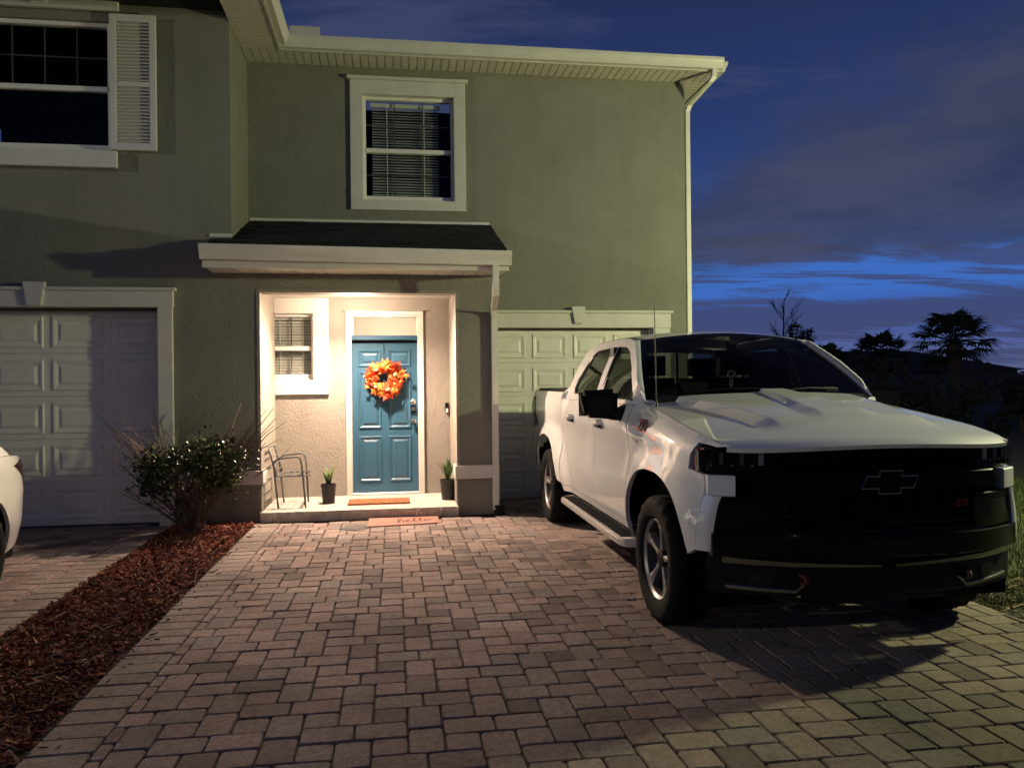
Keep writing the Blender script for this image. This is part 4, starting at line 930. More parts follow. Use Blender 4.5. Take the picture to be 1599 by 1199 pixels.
def wheels(root, tx, axs, R_, scale=1.0):
    tme = None
    for s in (-1, 1):
        first = None
        for c in axs:
            w = mesh_obj('wheel', None, None, root) if False else None
            if tme is None:
                w = obj('wheel', tyre_bm(), 'rubber', root, 35); tme = w.data
            else: w = mesh_obj('wheel', tme, None, root)
            w.location = (s*tx, c, R_); w.scale = (scale,)*3
            rot = rnd.uniform(0, 6)
            w.rotation_euler = (rot if c != axs[0] else .05, 0, 0)
            if first is None:
                rim_parts(w, s); first = w
                for ch in w.children: ch.scale = (1.0, 1.09, 1.09)
            else:
                for ch in first.children: k = ch.copy(); COL.objects.link(k); k.parent = w
wheels(truck, .885, AX, .405)

# ---- front end
def yf(x): return .045+.265*(abs(x)/.97)**3.0
def strip(x0, x1, z0, z1, off, dep, n=16, chx=0, zs0=None, zs1=None):
    """bar that follows the front's plan curve; zs0/zs1: heights at the x1 end when they differ"""
    bm = B(); rows = []; c = min(.006, (z1-z0)*.25)
    for i in range(n+1):
        t = i/n; x = x0+(x1-x0)*t; y = yf(x)+off; a = z0 if zs0 is None else z0+(zs0-z0)*t; b = z1 if zs1 is None else z1+(zs1-z1)*t
        rows.append([(x, y+c, a), (x, y, a+c), (x, y, b-c), (x, y+c, b), (x, y+dep, b), (x, y+dep, a)])
    vs = loft(bm, rows, closed=True); bm.faces.new(vs[0][::-1]); bm.faces.new(vs[-1]); bmesh.ops.recalc_face_normals(bm, faces=bm.faces); return bm
def front(name, mat, *a, parent=None, **k): return obj(name, strip(*a, **k), mat, parent or truck, smooth=35)
gr = front('grille', 'black_matte', -.80, .80, .66, 1.165, .075, .03)
front('grille_bar', 'black_gloss', -.60, .60, 1.110, 1.150, .016, .05, parent=gr)
front('grille_bar', 'black_gloss', -.66, .66, 1.060, 1.076, .035, .04, parent=gr)
front('grille_bar', 'black_gloss', -.70, .70, .935, 1.030, .0, .07, parent=gr)
for z in (.885, .838, .790, .742): front('grille_bar', 'black_gloss', -.62, .62, z, z+.017, .028, .05, parent=gr)
front('grille_bar', 'black_gloss', -.66, .66, .690, .722, .006, .06, parent=gr)
for x in [-.5+.125*k for k in range(9)]: bx('grille_rib', 'black_plastic', gr, x-.006, x+.006, yf(x)+.045, yf(x)+.08, .72, .93)
text_obj('badge', 'Z71', .055, 'red_paint', gr, (.46, yf(.46)+.018, .848), (R(90), 0, R(8)), .006, .25)
# bow-shaped emblem: black cross with a bright outline
emb = [(-.165, -.036), (-.070, -.036), (-.070, -.066), (.062, -.066), (.062, -.036), (.135, -.036), (.165, .036), (.070, .036), (.070, .066), (-.062, .066), (-.062, .036), (-.135, .036)]
def offp(p, k): return [(x*(1-k/.165) if abs(x) > .1 else x-math.copysign(k, x), z-math.copysign(k, z)) for x, z in p]
bm = B(); prism(bm, [(x, z+.985) for x, z in emb], yf(0)-.022, yf(0)+.01, 'y'); e_ = obj('emblem', bm, 'chrome', truck)
bm = B(); prism(bm, [(x, z+.985) for x, z in offp(emb, .007)], yf(0)-.0265, yf(0)-.0221, 'y'); obj('emblem_face', bm, 'black_gloss', e_)
for s in (-1, 1):
    hl = front('headlight', 'black_gloss', s*.585, s*.945, 1.035, 1.158, .05, .06)
    front('headlight_lens', 'lens_glass', s*.585, s*.948, 1.036, 1.152, .014, .004, parent=hl)
    for k, x in enumerate((.66, .755, .85)):
        bm = B(); box(bm, s*x-.011, s*x+.011, yf(x)+.03, yf(x)+.048, 1.080, 1.145); obj('lamp_unit', bm, 'chrome' if k else 'aluminium', hl, bevel=.006)
        bm = B(); lathe(bm, [(0, 0), (.007, 0), (.006, -.006), (0, -.008)], 10, (s*(x+.045), yf(x+.045)+.035, 1.075), 'y'); obj('lamp_unit', bm, 'chrome', hl, 40)
    side('side_marker', [(.29, 1.035), (.44, 1.045), (.435, 1.115), (.40, 1.172), (.27, 1.168)], s, mat='black_gloss', off=-.02, depth=.02)
    side('amber_marker', [(.36, 1.05), (.432, 1.052), (.428, 1.112), (.395, 1.165), (.36, 1.165)], s, mat='amber_lens', off=-.012, depth=.006)
    front('corner_panel', 'truck_paint', s*.80, s*(W(.31, .96)-.010), .906, 1.022, -.010, .07)
    rows = []
    for j in range(11):
        z = .595+(.906-.595)*j/10; xi = lerpt([(.59, .915), (.75, .895), (.86, .878), (.91, .86)], z); xo = W(.315, z)-.001; row = []
        for k in range(6):
            q_ = k/5; x = xo+(xi-xo)*q_; row.append((s*x, .315+(yf(xi)-.008-.315)*(1-(1-q_)**1.8), z))
        row.append((s*(xi-.004), yf(xi)+.06, z)); rows.append(row)
    bm = B(); loft(bm, rows); bmesh.ops.recalc_face_normals(bm, faces=bm.faces); obj('fender_corner', bm, 'truck_paint', truck, smooth=50)
    front('bumper_end', 'black_gloss', s*.55, s*.885, .70, .90, .004, .09)
    bm = strip(s*.64, s*.86, .76, .86, .004, .02); obj('air_inlet', bm, 'black_matte', truck, smooth=35)
    front('bumper_lip', 'lip_metal', s*.04, s*.86, .515, .532, .0, .05, zs1=.575, zs0=.535)
    front('lower_lip', 'lip_metal', s*.50, s*.84, .375, .395, .02, .05, zs1=.415, zs0=.39)
    front('lower_lip', 'lip_metal', s*.44, s*.505, .43, .45, .02, .04, zs0=.372, zs1=.395)
    fg = front('fog_lamp', 'black_gloss', s*.605, s*.735, .415, .50, .035, .05)
    front('fog_lens', 'lens_glass', s*.615, s*.725, .422, .495, .026, .004, parent=fg)
    th = obj('tow_hook', tube(B(), [(s*.47, .16, .44), (s*.47, .045, .44), (s*.47, .035, .455), (s*.47, .045, .475), (s*.47, .16, .475)], .014, 8), 'hook_red', truck, 60)
front('bumper_bar', 'black_gloss', -.912, .912, .575, .698, -.03, .14)
front('bumper_lower', 'black_plastic', -.90, .90, .36, .572, .03, .12)
front('skid_plate', 'black_plastic', -.42, .42, .305, .42, .10, .04)
front('plate_holder', 'black_plastic', -.17, .17, .585, .675, -.042, .01)

truck.scale = (1.03, 1.0, 1.0)

# ================================================================== THE NEIGHBOUR'S CAR (only its far right corner is in the picture)
car = thing('parked_car', 'white car at the left edge with a dark rear lamp and black wheel', 'car', (-3.82, 2.55, 0), local=True, rotz=R(0))
CZ = [(0, .80), (.3, .86), (1.0, .95), (1.6, .99), (3.4, .98), (4.2, .955), (4.62, .90)]
CW = [(.18, .80), (.30, .86), (.45, .90), (.70, .915), (.88, .90), (.98, .86), (1.10, .80), (1.30, .70), (1.48, .58)]
def CWf(y, z):
    w = lerpt(CW, z)
    if y < .7: w -= .22*((.7-y)/.7)**2
    if y > 3.95: w -= .20*((y-3.95)/.67)**2.2
    for c in (.92, 3.62):
        d = math.hypot(y-c, max(z-.33, 0)); w += .018*(1-sstep(.37, .48, d))
    return w
def carch(c, r=.375, zl=.22):
    return [(c+r*math.cos(math.pi*(1-i/16)), .33+r*math.sin(math.pi*(1-i/16))) for i in range(17)]
def cside(name, poly, s, mat='car_paint', off=0, holes=(), step=.06, depth=.03):
    bm = B(); panel(bm, poly, list(holes), step, lambda u, v: (s*(CWf(u, v)+off), u, v), lambda u, v: (-s*depth, 0, 0)); return obj(name, bm, mat, car, smooth=40)
def belt(a, b, n): return [(a+(b-a)*i/n, lerpt(CZ, a+(b-a)*i/n)) for i in range(n+1)]
for s in (-1, 1):
    cside('front_fender', [(.02, .30), (.50, .24)]+[(p[0], max(p[1], .24)) for p in carch(.92)]+[(1.40, .24), (1.42, .97)]+belt(1.40, .0, 10), s)
    cside('front_door', [(1.415, .24), (2.35, .24), (2.35, .98), (1.425, .975)], s); cside('rear_door', [(2.36, .24), (3.10, .24), (3.25, .55), (3.28, .98), (2.36, .98)], s)
    cside('rear_quarter', [(3.11, .24)]+[(p[0], max(p[1], .24)) for p in carch(3.62)]+[(4.02, .26), (4.45, .30), (4.55, .45), (4.60, .66), (4.585, .885)]+belt(4.56, 3.29, 8)+[(3.26, .55)], s, step=.05)
    cside('side_window', [(1.62, 1.0), (2.10, 1.34), (2.95, 1.40), (3.55, 1.25), (3.70, 1.0)], s, 'car_glass', 0, step=.09, depth=0)
    cside('roof_pillar', [(1.30, .98), (2.02, 1.38), (2.4, 1.44), (3.2, 1.44), (3.8, 1.22), (4.1, .965)], s, 'car_paint', .002, [[(1.60, 1.0), (2.10, 1.345), (2.95, 1.405), (3.56, 1.25), (3.72, 1.0)]], step=.08)
    cside('tail_lamp', [(4.10, .885), (4.30, .80), (4.45, .68), (4.605, .66), (4.60, .875), (4.35, .915)], s, 'tail_red', .006, depth=.04, step=.04)
    bm = B(); pts = [(.92+.40*math.cos(t), .33+.40*math.sin(t)) for t in [math.pi*k/12 for k in range(13)]]
    for c in (.92, 3.62):
        bm = B(); pts = [(c+.385*math.cos(t), .33+.385*math.sin(t)) for t in [math.pi*k/12 for k in range(13)]]
        loft(bm, [[(s*x, *p) for p in [(c+.385, .2)]+pts+[(c-.385, .2)]] for x in (.5, .86)]); obj('wheel_liner', bm, 'black_matte', car)
def cross(y0, y1, n, f, mat, name):
    bm = B(); loft(bm, [[f(-1+2*i/24, y0+(y1-y0)*j/n) for i in range(25)] for j in range(n+1)]); bmesh.ops.recalc_face_normals(bm, faces=bm.faces); obj(name, bm, mat, car, smooth=60)
def top(u, y): z = lerpt(CZ, y); return (u*CWf(y, z), y, z+.035*(1-u*u))
cross(.0, 1.42, 12, top, 'car_paint', 'hood'); cross(4.05, 4.60, 6, top, 'car_paint', 'boot_lid')
def rf(u, y): z = lerpt([(1.25, .985), (2.02, 1.385), (2.4, 1.445), (3.2, 1.445), (3.8, 1.23), (4.08, .975)], y); return (u*CWf(y, z), y, z+.05*(1-u*u))
cross(1.25, 2.0, 8, rf, 'windshield_glass', 'windshield'); cross(2.0, 3.3, 10, rf, 'car_paint', 'roof'); cross(3.3, 4.08, 8, rf, 'windshield_glass', 'back_window')
def cap(y0, sg, name):
    bm = B(); rows = []
    for j in range(9):
        z = .26+(lerpt(CZ, y0)-.26)*j/8; rows.append([(u*CWf(y0, z), y0+sg*.07*(1-u*u)*(1-abs(j-4)/9), z) for u in [-1+2*i/20 for i in range(21)]])
    loft(bm, rows); bmesh.ops.recalc_face_normals(bm, faces=bm.faces); obj(name, bm, 'car_paint', car, smooth=60)
cap(.0, -1, 'front_bumper'); cap(4.60, 1, 'rear_bumper')
bx('underbody', 'black_matte', car, -.72, .72, .15, 4.45, .17, .60); bx('cabin', 'black_matte', car, -.78, .78, 1.45, 4.0, .60, .95)
wheels(car, .80, (.92, 3.62), .325, .80)
car.scale = (1, 1, 1.07)

# ================================================================== THINGS AT THE PORCH
# autumn wreath on the door
WC = Vector((-.128, YD-.055, 1.622))
wre = thing('wreath', 'round autumn leaf wreath of orange and red leaves hanging on the blue door', 'wreath', tuple(WC))
bm = B(); q = random.Random(3)
for k in range(5):
    pts = [WC+Vector(((.165+.018*math.sin(5*t+k)+.01*k)*math.cos(t), .012*math.sin(3*t+2*k), (.165+.018*math.sin(5*t+k)+.01*k)*math.sin(t))) for t in [2*math.pi*i/30 for i in range(31)]]
    tube(bm, pts, .008, 5, False)
obj('twig_ring', bm, 'vine_twig', wre)
def maple(seed):
    qq = random.Random(seed); bm = B(); n = 15; c = bm.verts.new((0, 0, .012)); ring = []
    for k in range(n):
        a = 2*math.pi*k/n+math.pi/2; r = (1.0 if k % 3 == 0 else (.52 if k % 3 == 1 else .58))*(1.15 if k == 0 else 1)*qq.uniform(.9, 1.1)
        if k in (7, 8): r *= .55
        ring.append(bm.verts.new((.055*r*math.cos(a), .055*r*math.sin(a)+.01, -.012*r*r+qq.uniform(-.006, .006))))
    for k in range(n): bm.faces.new((c, ring[k], ring[(k+1) % n]))
    me = bpy.data.meshes.new('leaf'); bm.to_mesh(me); bm.free(); me.materials.append(MT['autumn_leaf']); return me
LM = [maple(i) for i in range(6)]
for k in range(150):
    t = q.uniform(0, 6.283); rr = .165+q.gauss(0, .032)+(.025 if q.random() < .25 else 0); o = link(bpy.data.objects.new('leaf', LM[q.randrange(6)])); o.parent = wre
    o.location = (rr*math.cos(t), q.uniform(-.075, -.0), rr*math.sin(t)); s_ = q.uniform(.75, 1.35); o.scale = (s_,)*3
    o.rotation_euler = (R(90)+q.gauss(0, .5), q.gauss(0, .45), 0); o.rotation_euler.rotate(Matrix.Rotation(q.uniform(0, 6.28), 3, 'Y'))
for k, (a, r_) in enumerate(((-1.25, .028), (.35, .024), (2.3, .024), (3.9, .022))):
    g = obj('gourd', lathe(B(), [(0, -r_*.8), (r_*.7, -r_*.6), (r_, 0), (r_*.75, r_*.6), (r_*.15, r_*.75), (r_*.12, r_*1.3), (0, r_*1.3)], 14, tuple(WC+Vector((.15*math.cos(a), -.085, .15*math.sin(a)))), 'z'), 'gourd', wre, 60)
obj('hanger', tube(B(), [WC+Vector((.0, .02, .17)), WC+Vector((.0, .025, .35)), (WC.x, YD+.0, 2.09)], .004, 5), 'black_plastic', wre)
# coir doormat on the slab, "hello" mat on the pavers
bm = B(); box(bm, -.56, .175, 9.55, 9.96, .119, .139); tag(obj('doormat', bm, 'coir', bevel=.004), 'rust brown coir doormat on the porch slab before the blue door', 'doormat')
mat2 = thing('welcome_mat', 'pink mat with dark script reading hello lying on the pavers', 'doormat', (.09, 9.02, 0))
mb = B(); hexa(mb, [(-.305, 8.70, .003), (.475, 8.80, .003), (.495, 9.20, .006), (-.300, 9.205, .006), (-.305, 8.70, .016), (.475, 8.80, .016), (.495, 9.20, .02), (-.300, 9.205, .02)]); obj('mat_pile', mb, 'pink_mat', mat2, bevel=.004)
# brush-script word drawn with tubes: h e l l o
def script_word(x0, y0, sx, sy):
    st = [[(0, .15), (.10, .55), (.20, 1.25), (.13, 1.5), (.07, 1.2), (.08, .0), (.12, .5), (.22, .75), (.29, .55), (.28, .05), (.36, .08)],
          [(.36, .08), (.46, .35), (.56, .62), (.50, .78), (.42, .55), (.45, .1), (.56, .02), (.68, .25)],
          [(.68, .25), (.80, .9), (.84, 1.35), (.78, 1.5), (.74, 1.1), (.77, .15), (.86, .05), (.94, .25)],
          [(.94, .25), (1.06, .9), (1.10, 1.35), (1.04, 1.5), (1.0, 1.1), (1.03, .15), (1.12, .05), (1.20, .3)],
          [(1.20, .3), (1.34, .75), (1.26, .6), (1.22, .3), (1.28, .03), (1.40, .15), (1.44, .5), (1.36, .75), (1.42, .62), (1.58, .6)]]
    bm = B()
    for s_ in st:
        p = [Vector((x0+sx*a, y0+sy*b+.10*sx*a, .0215)) for a, b in s_]; out = []
        for i in range(len(p)-1):
            p0, p1, p2, p3 = p[max(i-1, 0)], p[i], p[i+1], p[min(i+2, len(p)-1)]
            for k in range(5):
                t = k/5; out.append(.5*((2*p1)+(p2-p0)*t+(2*p0-5*p1+4*p2-p3)*t*t+(3*p1-p0-3*p2+p3)*t**3))
        out.append(p[-1]); tube(bm, out, [.0095 if (out[min(i+1, len(out)-1)]-out[i]).y < 0 else .006 for i in range(len(out))], 5)
    for v in bm.verts: v.co.z = .0205+(v.co.z-.0215)*.2
    return bm
obj('script', script_word(.015, 8.87, .255, .15), 'ink', mat2)
# round cleanout cover
cv = obj('drain_cover', lathe(B(), [(.0, .010), (.11, .010), (.118, .004), (.155, .004), (.16, -.01)], 28, (-.43, 8.74, 0)), 'iron_grey', None, 40); tag(cv, 'round dark drain cover set in the pavers beside the hello mat', 'drain cover')
# two potted plants
def pot(name, label, x, y, r, h, n, lh, seed, striped):
    p = thing(name, label, 'potted plant', (x, y, .118), group='potted plants at the front door'); q = random.Random(seed)
    prof = [(0, 0), (r*.78, 0), (r*.94, h*.86), (r*1.0, h*.86), (r*1.03, h), (r*.95, h), (r*.92, h*.88), (0, h*.88)]
    obj('pot', lathe(B(), prof, 28, (x, y, .118)), 'pot_black', p, 40)
    obj('soil', lathe(B(), [(0, h*.90), (r*.92, h*.885)], 20, (x, y, .118), cap=False), 'soil', p)
    for k in range(n):
        a = 2*math.pi*k/n*2.4+q.uniform(-.3, .3); L = lh*q.uniform(.7, 1.05)*(1-.25*(k < 4)); out = q.uniform(.15, .6)*(k/n+.25); wv = q.uniform(.016, .024)*(1.2 if striped else 1)
        d = Vector((math.cos(a), math.sin(a), 0)); sd = Vector((-math.sin(a), math.cos(a), 0)); rows = []; bm = B()
        for i in range(8):
            t = i/7; c = Vector((x, y, .118+h*.88))+d*(.012+L*out*t**1.5)+Vector((0, 0, L*t*(1-.25*out*t))); w = wv*(math.sin(math.pi*min(.98, .18+.82*t))**.8)*(1 if t < .9 else .6)+.0006
            rows.append([c-sd*w, c-sd*w*.45-d*.006, c+d*.0-d*.008, c+sd*w*.45-d*.006, c+sd*w])
        loft(bm, rows); lf = obj('leaf', bm, 'agave_leaf', p, 60)
        if striped:
            bm = B(); 
            for m in (0, 4): loft(bm, [[rw[m]-d*.0005, rw[m].lerp(rw[2], .3)-d*.0045] for rw in rows])
            obj('leaf_edge', bm, 'agave_edge', lf)
    return p
pot('potted_plant', 'striped snake plant in a black pot left of the blue door', -.797, 9.80, .092, .235, 9, .29, 4, True)
pot('potted_plant', 'spiky green aloe in a black pot right of the blue door', .645, 9.80, .098, .25, 15, .33, 9, False)
# tubular metal chair half hidden behind the left pillar
ch = thing('patio_chair', 'grey metal tube chair standing behind the left porch pillar', 'chair', (-1.30, 9.75, .118))
def bend(pts, r, n=7, steps=5):
    out = []
    P = [Vector(p) for p in pts]
    for i, p in enumerate(P):
        if 0 < i < len(P)-1:
            a, b = P[i-1], P[i+1]; k = min(.07, (p-a).length*.45, (b-p).length*.45); s_, e_ = p+(a-p).normalized()*k, p+(b-p).normalized()*k
            for j in range(steps+1): t = j/steps; out.append((1-t)**2*s_+2*t*(1-t)*p+t*t*e_)
        else: out.append(p)
    return tube(B(), out, r, n)
for k, y in enumerate((9.50, 9.98)):
    obj('arm_loop', bend([(-1.035-.02*k, y, .12), (-1.075, y, .62), (-1.10, y, .72), (-1.33, y, .70), (-1.40, y, .66), (-1.345, y, .12)], .0115), 'grey_steel', ch, 60)
obj('back_frame', bend([(-1.36, 9.50, .50), (-1.455, 9.52, .83), (-1.455, 9.96, .83), (-1.36, 9.98, .50)], .0115), 'grey_steel', ch, 60)
obj('seat_frame', bend([(-1.36, 9.505, .49), (-.99, 9.505, .495), (-.99, 9.975, .495), (-1.36, 9.975, .49), (-1.36, 9.505, .49)], .0105), 'grey_steel', ch, 60)
for k in range(6): obj('seat_bar', tube(B(), [(-1.34+.065*k, 9.51, .492), (-1.34+.065*k, 9.97, .492)], .006, 6), 'grey_steel', ch)
for k in range(4): obj('back_bar', tube(B(), [(-1.37-.022*k, 9.52, .56+.075*k), (-1.37-.022*k, 9.96, .56+.075*k)], .006, 6), 'grey_steel', ch)
# pale charm hanging from the truck's mirror
cx_, cy_, cz_ = truck.matrix_basis @ Vector((0, 2.11, 1.72))
chm = thing('hanging_charm', 'pale charm dangling below the mirror behind the pickup windshield', 'ornament', (cx_, cy_, cz_))
obj('cord', tube(B(), [(cx_, cy_, cz_), (cx_, cy_, cz_-.08)], .0025, 5), 'black_plastic', chm)
bm = B(); lathe(bm, [(.018, -.008), (.034, -.008), (.034, .008), (.018, .008), (.018, -.008)], 20, (cx_, cy_, cz_-.115), 'y', False); obj('ring', bm, 'pale_charm', chm)
obj('tassel', lathe(B(), [(.004, 0), (.014, -.02), (.012, -.07), (0, -.075)], 10, (cx_-.005, cy_, cz_-.152)), 'pale_charm', chm, 50)

# ================================================================== SHRUB BY THE LEFT GARAGE
sh_ = thing('shrub', 'straggly dark leaved shrub with bare twigs growing in the mulch bed', 'shrub', (-2.12, 8.80, 0)); q = random.Random(21)
base = Vector((-2.12, 8.82, 0)); tw = B(); tips = []
for k in range(46):
    a = q.uniform(0, 6.283); lean = q.uniform(.1, 1.0); H = q.uniform(.55, 1.0); top_ = base+Vector((.75*lean*math.cos(a), .36*lean*math.sin(a)-.10, H*(1-.25*lean)))
    mid = base.lerp(top_, .5)+Vector((q.gauss(0, .05), q.gauss(0, .04), .04)); p0 = base+Vector((q.gauss(0, .06), q.gauss(0, .05), -.02))
    tube(tw, [p0, mid, top_], [.008, .006, .004], 5); tips += [(mid, top_)]
    for m in range(3):
        st = mid.lerp(top_, q.uniform(.1, .9)); e = st+Vector((q.gauss(0, .16), q.gauss(0, .09), q.uniform(.05, .22))); tube(tw, [st, e], [.004, .002], 4); tips.append((st, e))
for k in range(96):                              # long bare shoots above and beside the leaves
    a = q.uniform(0, 6.283); st = base+Vector((.42*math.cos(a)+q.gauss(0, .1), .2*math.sin(a)-.05, q.uniform(.55, .85))); L = q.uniform(.25, .62)
    d = Vector((.75*math.cos(a)+q.gauss(0, .25), .25*math.sin(a), q.uniform(.5, 1.2))).normalized()
    tube(tw, [st, st+d*L*.55+Vector((0, 0, .01)), st+d*L+Vector((q.gauss(0, .03), 0, q.uniform(-.03, .05)))], [.0055, .004, .0024], 4)
for k in range(26):                              # low dry sprays to the right
    st = base+Vector((q.uniform(-.3, .35), q.uniform(-.2, .1), q.uniform(.15, .5))); e = st+Vector((q.uniform(-.35, .45), q.uniform(-.2, .05), q.uniform(-.05, .2))); tube(tw, [st, st.lerp(e, .5)+Vector((0, 0, .03)), e], [.004, .0035, .002], 4)
o = obj('twigs', tw, 'shrub_twig', sh_); o['kind'] = 'stuff'
nl = 4300; V = []; F = []
for k in range(nl):
    if k % 4 == 0:
        st, e = tips[q.randrange(len(tips))]; c = st.lerp(e, q.uniform(.2, 1))+Vector((q.gauss(0, .05), q.gauss(0, .05), q.gauss(0, .04)))
    else:
        u = Vector((q.gauss(0, 1), q.gauss(0, 1), q.gauss(0, 1))).normalized()*q.uniform(.5, 1)**.5; c = base+Vector((.04+u.x*.60, u.y*.32-.10, .66+u.z*.30+.10*math.sin(6*u.x+3*u.y)+.10*u.x)); c += Vector((q.gauss(0, .06), q.gauss(0, .05), q.gauss(0, .06)))
    if math.sin(9*c.x+4*c.z)+math.sin(11*c.z-5*c.y+1.3)+.7*math.sin(17*c.x-9*c.y) > .55: continue
    if c.z < .42 and q.random() < .8: continue
    if c.z > .98 and q.random() < .7: continue
    a, b = q.uniform(0, 6.283), q.gauss(.2, .6); L = q.uniform(.035, .062); d = Vector((math.cos(a)*math.cos(b), math.sin(a)*math.cos(b), math.sin(b))); s_ = d.cross(Vector((q.gauss(0, .4), q.gauss(0, .4), 1))).normalized(); nn = s_.cross(d)
    i = len(V); w = L*.34
    V += [tuple(c), tuple(c+d*L*.35+s_*w-nn*.004), tuple(c+d*L*.75+s_*w*.8-nn*.003), tuple(c+d*L), tuple(c+d*L*.75-s_*w*.8-nn*.003), tuple(c+d*L*.35-s_*w-nn*.004), tuple(c+d*L*.5+nn*.004)]
    F += [(i+6, i+m, i+(m+1) % 6) for m in range(6)]
me = bpy.data.meshes.new('foliage'); me.from_pydata(V, [], F); me.transform(Matrix.Translation(-sh_.location)); o = mesh_obj('foliage', me, 'shrub_leaf', sh_); o['kind'] = 'stuff'

# ================================================================== BEYOND: palms, bare tree, hedge, dark houses
def palm(name, label, x, y, h, r, seed, nf=30):
    p = thing(name, label, 'palm tree', (x, y, -.04), local=True, group='palms beyond the pickup'); q = random.Random(seed)
    bm = B(); n = 14; rows = []
    for i in range(26):
        t = i/25; rr = (.26-.04*t)*(1+.10*(i % 2))+(.10 if t > .88 else 0)*(t-.88)/.12; rows.append([(rr*math.cos(2*math.pi*k/n)+.04*math.sin(3*t), rr*math.sin(2*math.pi*k/n), h*t) for k in range(n)])
    loft(bm, rows, closed=True); obj('trunk', bm, 'palm_bark', p)
    for k in range(16):                          # old leaf bases under the crown
        a = q.uniform(0, 6.28); z = h*q.uniform(.80, .99); c = Vector((.24*math.cos(a), .24*math.sin(a), z)); obj('boot', tube(B(), [c, c+Vector((.12*math.cos(a), .12*math.sin(a), .20))], [.05, .02], 5), 'palm_bark', p)
    for k in range(nf):
        a = 2*math.pi*k*.382+q.uniform(-.2, .2); el = 1.25-1.85*((k+.5)/nf)+q.uniform(-.12, .12); pet = r*q.uniform(.46, .60); bm = B()
        d = Vector((math.cos(a)*math.cos(el), math.sin(a)*math.cos(el), math.sin(el))); o_ = Vector((0, 0, h+.05)); e = o_+d*pet-Vector((0, 0, .10*pet))
        tube(bm, [o_, o_+d*pet*.5, e], [.03, .025, .02], 4)
        s_ = d.cross(Vector((0, 0, 1)));
        if s_.length < .05: s_ = Vector((1, 0, 0))
        s_.normalize(); nn = s_.cross(d); fan = r*q.uniform(.46, .56)
        for m in range(19):
            th = (m-9)/9*1.65; L = fan*(1-.25*abs(m-9)/9)*q.uniform(.9, 1.05); v = d*math.cos(th)+s_*math.sin(th); w = d*-math.sin(th)+s_*math.cos(th)
            droop = Vector((0, 0, -.35*L*q.uniform(.6, 1.3))); b0 = e+v*.04; m1 = e+v*L*.55-nn*-.02+droop*.18; t1 = e+v*L*.95+droop
            vs = [bm.verts.new(x_) for x_ in (b0-w*.012, b0+w*.012, m1+w*.046, m1-w*.046, t1)]; bm.faces.new(vs[:4]); bm.faces.new((vs[3], vs[2], vs[4]))
        obj('frond', bm, 'palm_leaf', p)
    return p
palm('palm_tree', 'tallest palm, dark against the sky right of the pickup roof', 23.15, 30.0, 3.05, 1.95, 2, 33)
palm('palm_tree', 'middle palm with a full round crown left of the tallest palm', 23.8, 36.0, 2.65, 1.80, 5, 36)
palm('palm_tree', 'lowest palm, only its crown showing over the windshield', 20.95, 36.0, 2.35, 1.45, 8, 30)
def bare_tree(name, label, x, y, h, seed):
    t = thing(name, label, 'tree', (x, y, -.04), local=True); q = random.Random(seed)
    obj('trunk', tube(B(), [(0, 0, 0), (.05, 0, h*.3), (0, .05, h*.62), (.05, 0, h)], [.10, .08, .05, .012], 7), 'dark_bark', t)
    def grow(p, d, L, r, lev, bm):
        e = p+d*L; tube(bm, [p, p.lerp(e, .5)+Vector((q.gauss(0, .03), q.gauss(0, .03), 0)), e], [r, r*.8, r*.55], 4)
        if lev:
            for k in range(3): grow(p.lerp(e, q.uniform(.35, 1)), (d+Vector((q.gauss(0, .4), q.gauss(0, .4), q.uniform(0, .4)))).normalized(), L*q.uniform(.45, .7), r*.55, lev-1, bm)
    for k in range(17):
        a = q.uniform(0, 6.283); bm = B(); grow(Vector((0, 0, h*(.40+.032*k))), Vector((.6*math.cos(a), .6*math.sin(a), .8)).normalized(), h*q.uniform(.12, .19), .022, 2, bm); obj('branch', bm, 'dark_bark', t)
    return t
bare_tree('bare_tree', 'thin leafless tree standing behind the pickup roof', 18.7, 36.0, 5.3, 4)
def leafy(name, label, cat, c, rad, n, size, mat, seed, trunk=None, group=None):
    t = thing(name, label, cat, (c[0], c[1], -.04), group=group); q = random.Random(seed); V = []; F = []
    lobes = [(Vector((q.uniform(-.7, .7), q.uniform(-.7, .7), q.uniform(-.5, .6))), q.uniform(.3, .6)) for _ in range(max(6, int(max(rad)*3)))]
    for k in range(n):
        lc, lr = lobes[q.randrange(len(lobes))]; u = lc+Vector((q.gauss(0, 1), q.gauss(0, 1), q.gauss(0, 1))).normalized()*lr*q.uniform(.6, 1.05)
        p = Vector(c)+Vector((u.x*rad[0], u.y*rad[1], u.z*rad[2]))
        if p.z < -.02: continue
        a = Vector((q.gauss(0, 1), q.gauss(0, 1), q.gauss(0, 1))).normalized()*size*q.uniform(.5, 1.2); b = a.orthogonal().normalized()*size*q.uniform(.25, .5); i = len(V)
        V += [tuple(p-a), tuple(p+b), tuple(p+a), tuple(p-b)]; F.append((i, i+1, i+2, i+3))
    me = bpy.data.meshes.new('crown'); me.from_pydata(V, [], F); mesh_obj('crown', me, mat, t); me.transform(Matrix.Translation(-t.location))
    obj('trunk', tube(B(), [(c[0], c[1], -.04), (c[0], c[1], c[2])], [.08, .04], 6), 'dark_bark', t)
    return t
leafy('leafy_tree', 'small dark leafy tree just right of the bare tree', 'tree', (19.45, 36.0, 3.3), (.85, .8, .95), 900, .13, 'hedge_leaf', 3)
HB = ['leftmost', 'second', 'middle', 'fourth', 'rightmost']
q = random.Random(2)
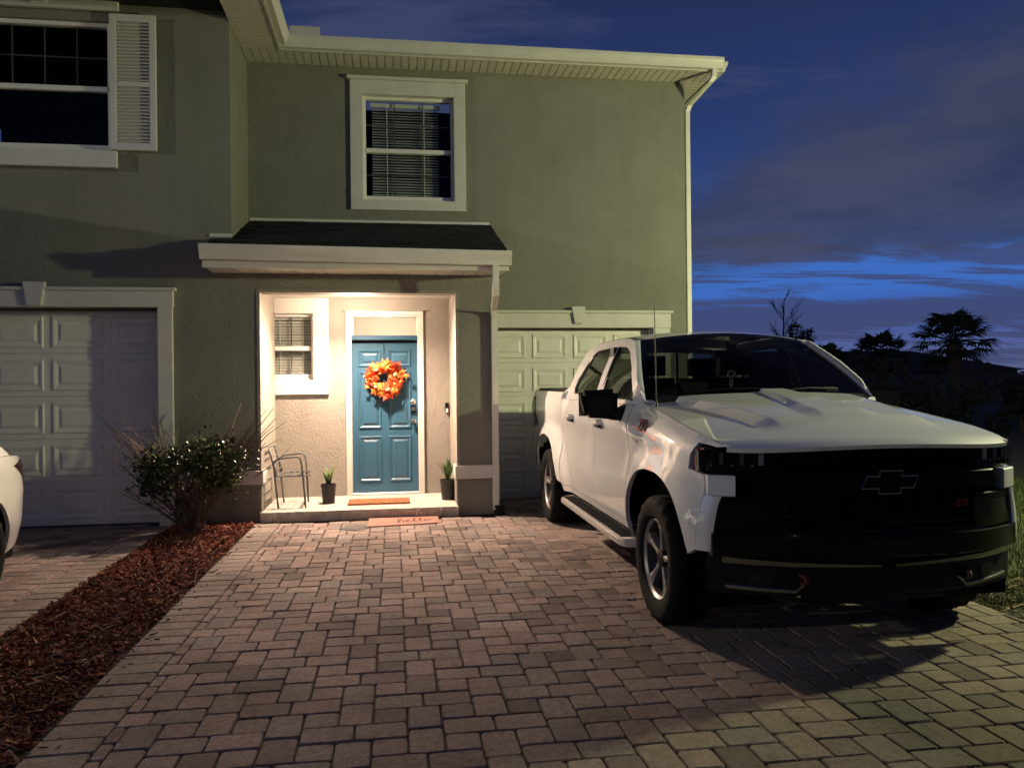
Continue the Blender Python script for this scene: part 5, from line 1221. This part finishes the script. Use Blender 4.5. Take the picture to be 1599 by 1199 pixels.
for k in range(5):
    leafy('hedge_bush', HB[k]+' of the five dark hedge bushes beyond the lawn, right of the pickup', 'bush', (13.5+1.45*k, 21.0-.25*k+q.uniform(-.4, .4), .75), (1.15, 1.0, 1.0+q.uniform(-.15, .25)), 1500, .10, 'hedge_leaf', 30+k, group='dark bushes of the hedge beyond the lawn')
# houses of the next street, hip roofs against the sky
def far_house(x, y, w, d, he, hr, label, group='dark houses beyond the palms'):
    t = thing('distant_house', label, 'house', (x, y, -.04), group=group)
    bx('wall', 'dark_wall', t, x-w/2, x+w/2, y-d/2, y+d/2, -.04, he)
    bm = B(); e = .5; hexa(bm, [(x-w/2-e, y-d/2-e, he), (x+w/2+e, y-d/2-e, he), (x+w/2+e, y+d/2+e, he), (x-w/2-e, y+d/2+e, he), (x-w/2+d*.42, y-.2, hr), (x+w/2-d*.42, y-.2, hr), (x+w/2-d*.42, y+.2, hr), (x-w/2+d*.42, y+.2, hr)]); obj('roof', bm, 'dark_roof', t)
    for k in range(4):
        xx = x-w/2+w*(k+.5)/4; f = bx('window', 'dark_wall', t, xx-.6, xx+.6, y-d/2-.05, y-d/2-.002, 1.0, 2.2); bx('pane', 'window_glass', f, xx-.5, xx+.5, y-d/2-.06, y-d/2-.051, 1.1, 2.1)
far_house(33.0, 56.0, 22, 11, 2.1, 3.7, 'long dark single storey house behind the palms')
far_house(62.0, 66.0, 16, 10, 1.5, 1.9, 'low dark house at the right edge beyond the hedge')
# street lamps outside the frame: posts that carry the light
def lamp_post(d, label, arm):
    x, y, z = d['pos']; t = thing('street_lamp', label, 'street lamp', (x+arm, y, -.04))
    obj('post', tube(B(), [(x+arm, y, -.04), (x+arm, y, z+.30), (x+arm*.6, y, z+.36), (x, y, z+.34)], [.06, .045, .04, .035], 10), 'pole_metal', t, 60)
    obj('lamp_head', lathe(B(), [(0, z+.36), (.10, z+.34), (.22, z+.14), (.21, z+.135), (.09, z+.32), (0, z+.33)], 20, (x, y, 0)), 'pole_metal', t, 50)
for i_, x_ in enumerate((-14, 4, 22)):
    far_house(x_, -34.0, 15, 10, 5.4, 8.0, ('first', 'middle', 'last')[i_]+' dark two storey house of the row across the road', 'houses across the road')
lamp_post(STREET, 'street lamp with a yellow green light beside the lawn', 1.0)
lamp_post(STREET_B, 'street lamp down the row left of the houses', -1.0)
lamp_post(STREET_C, 'street lamp across the road behind the viewer', 1.0)
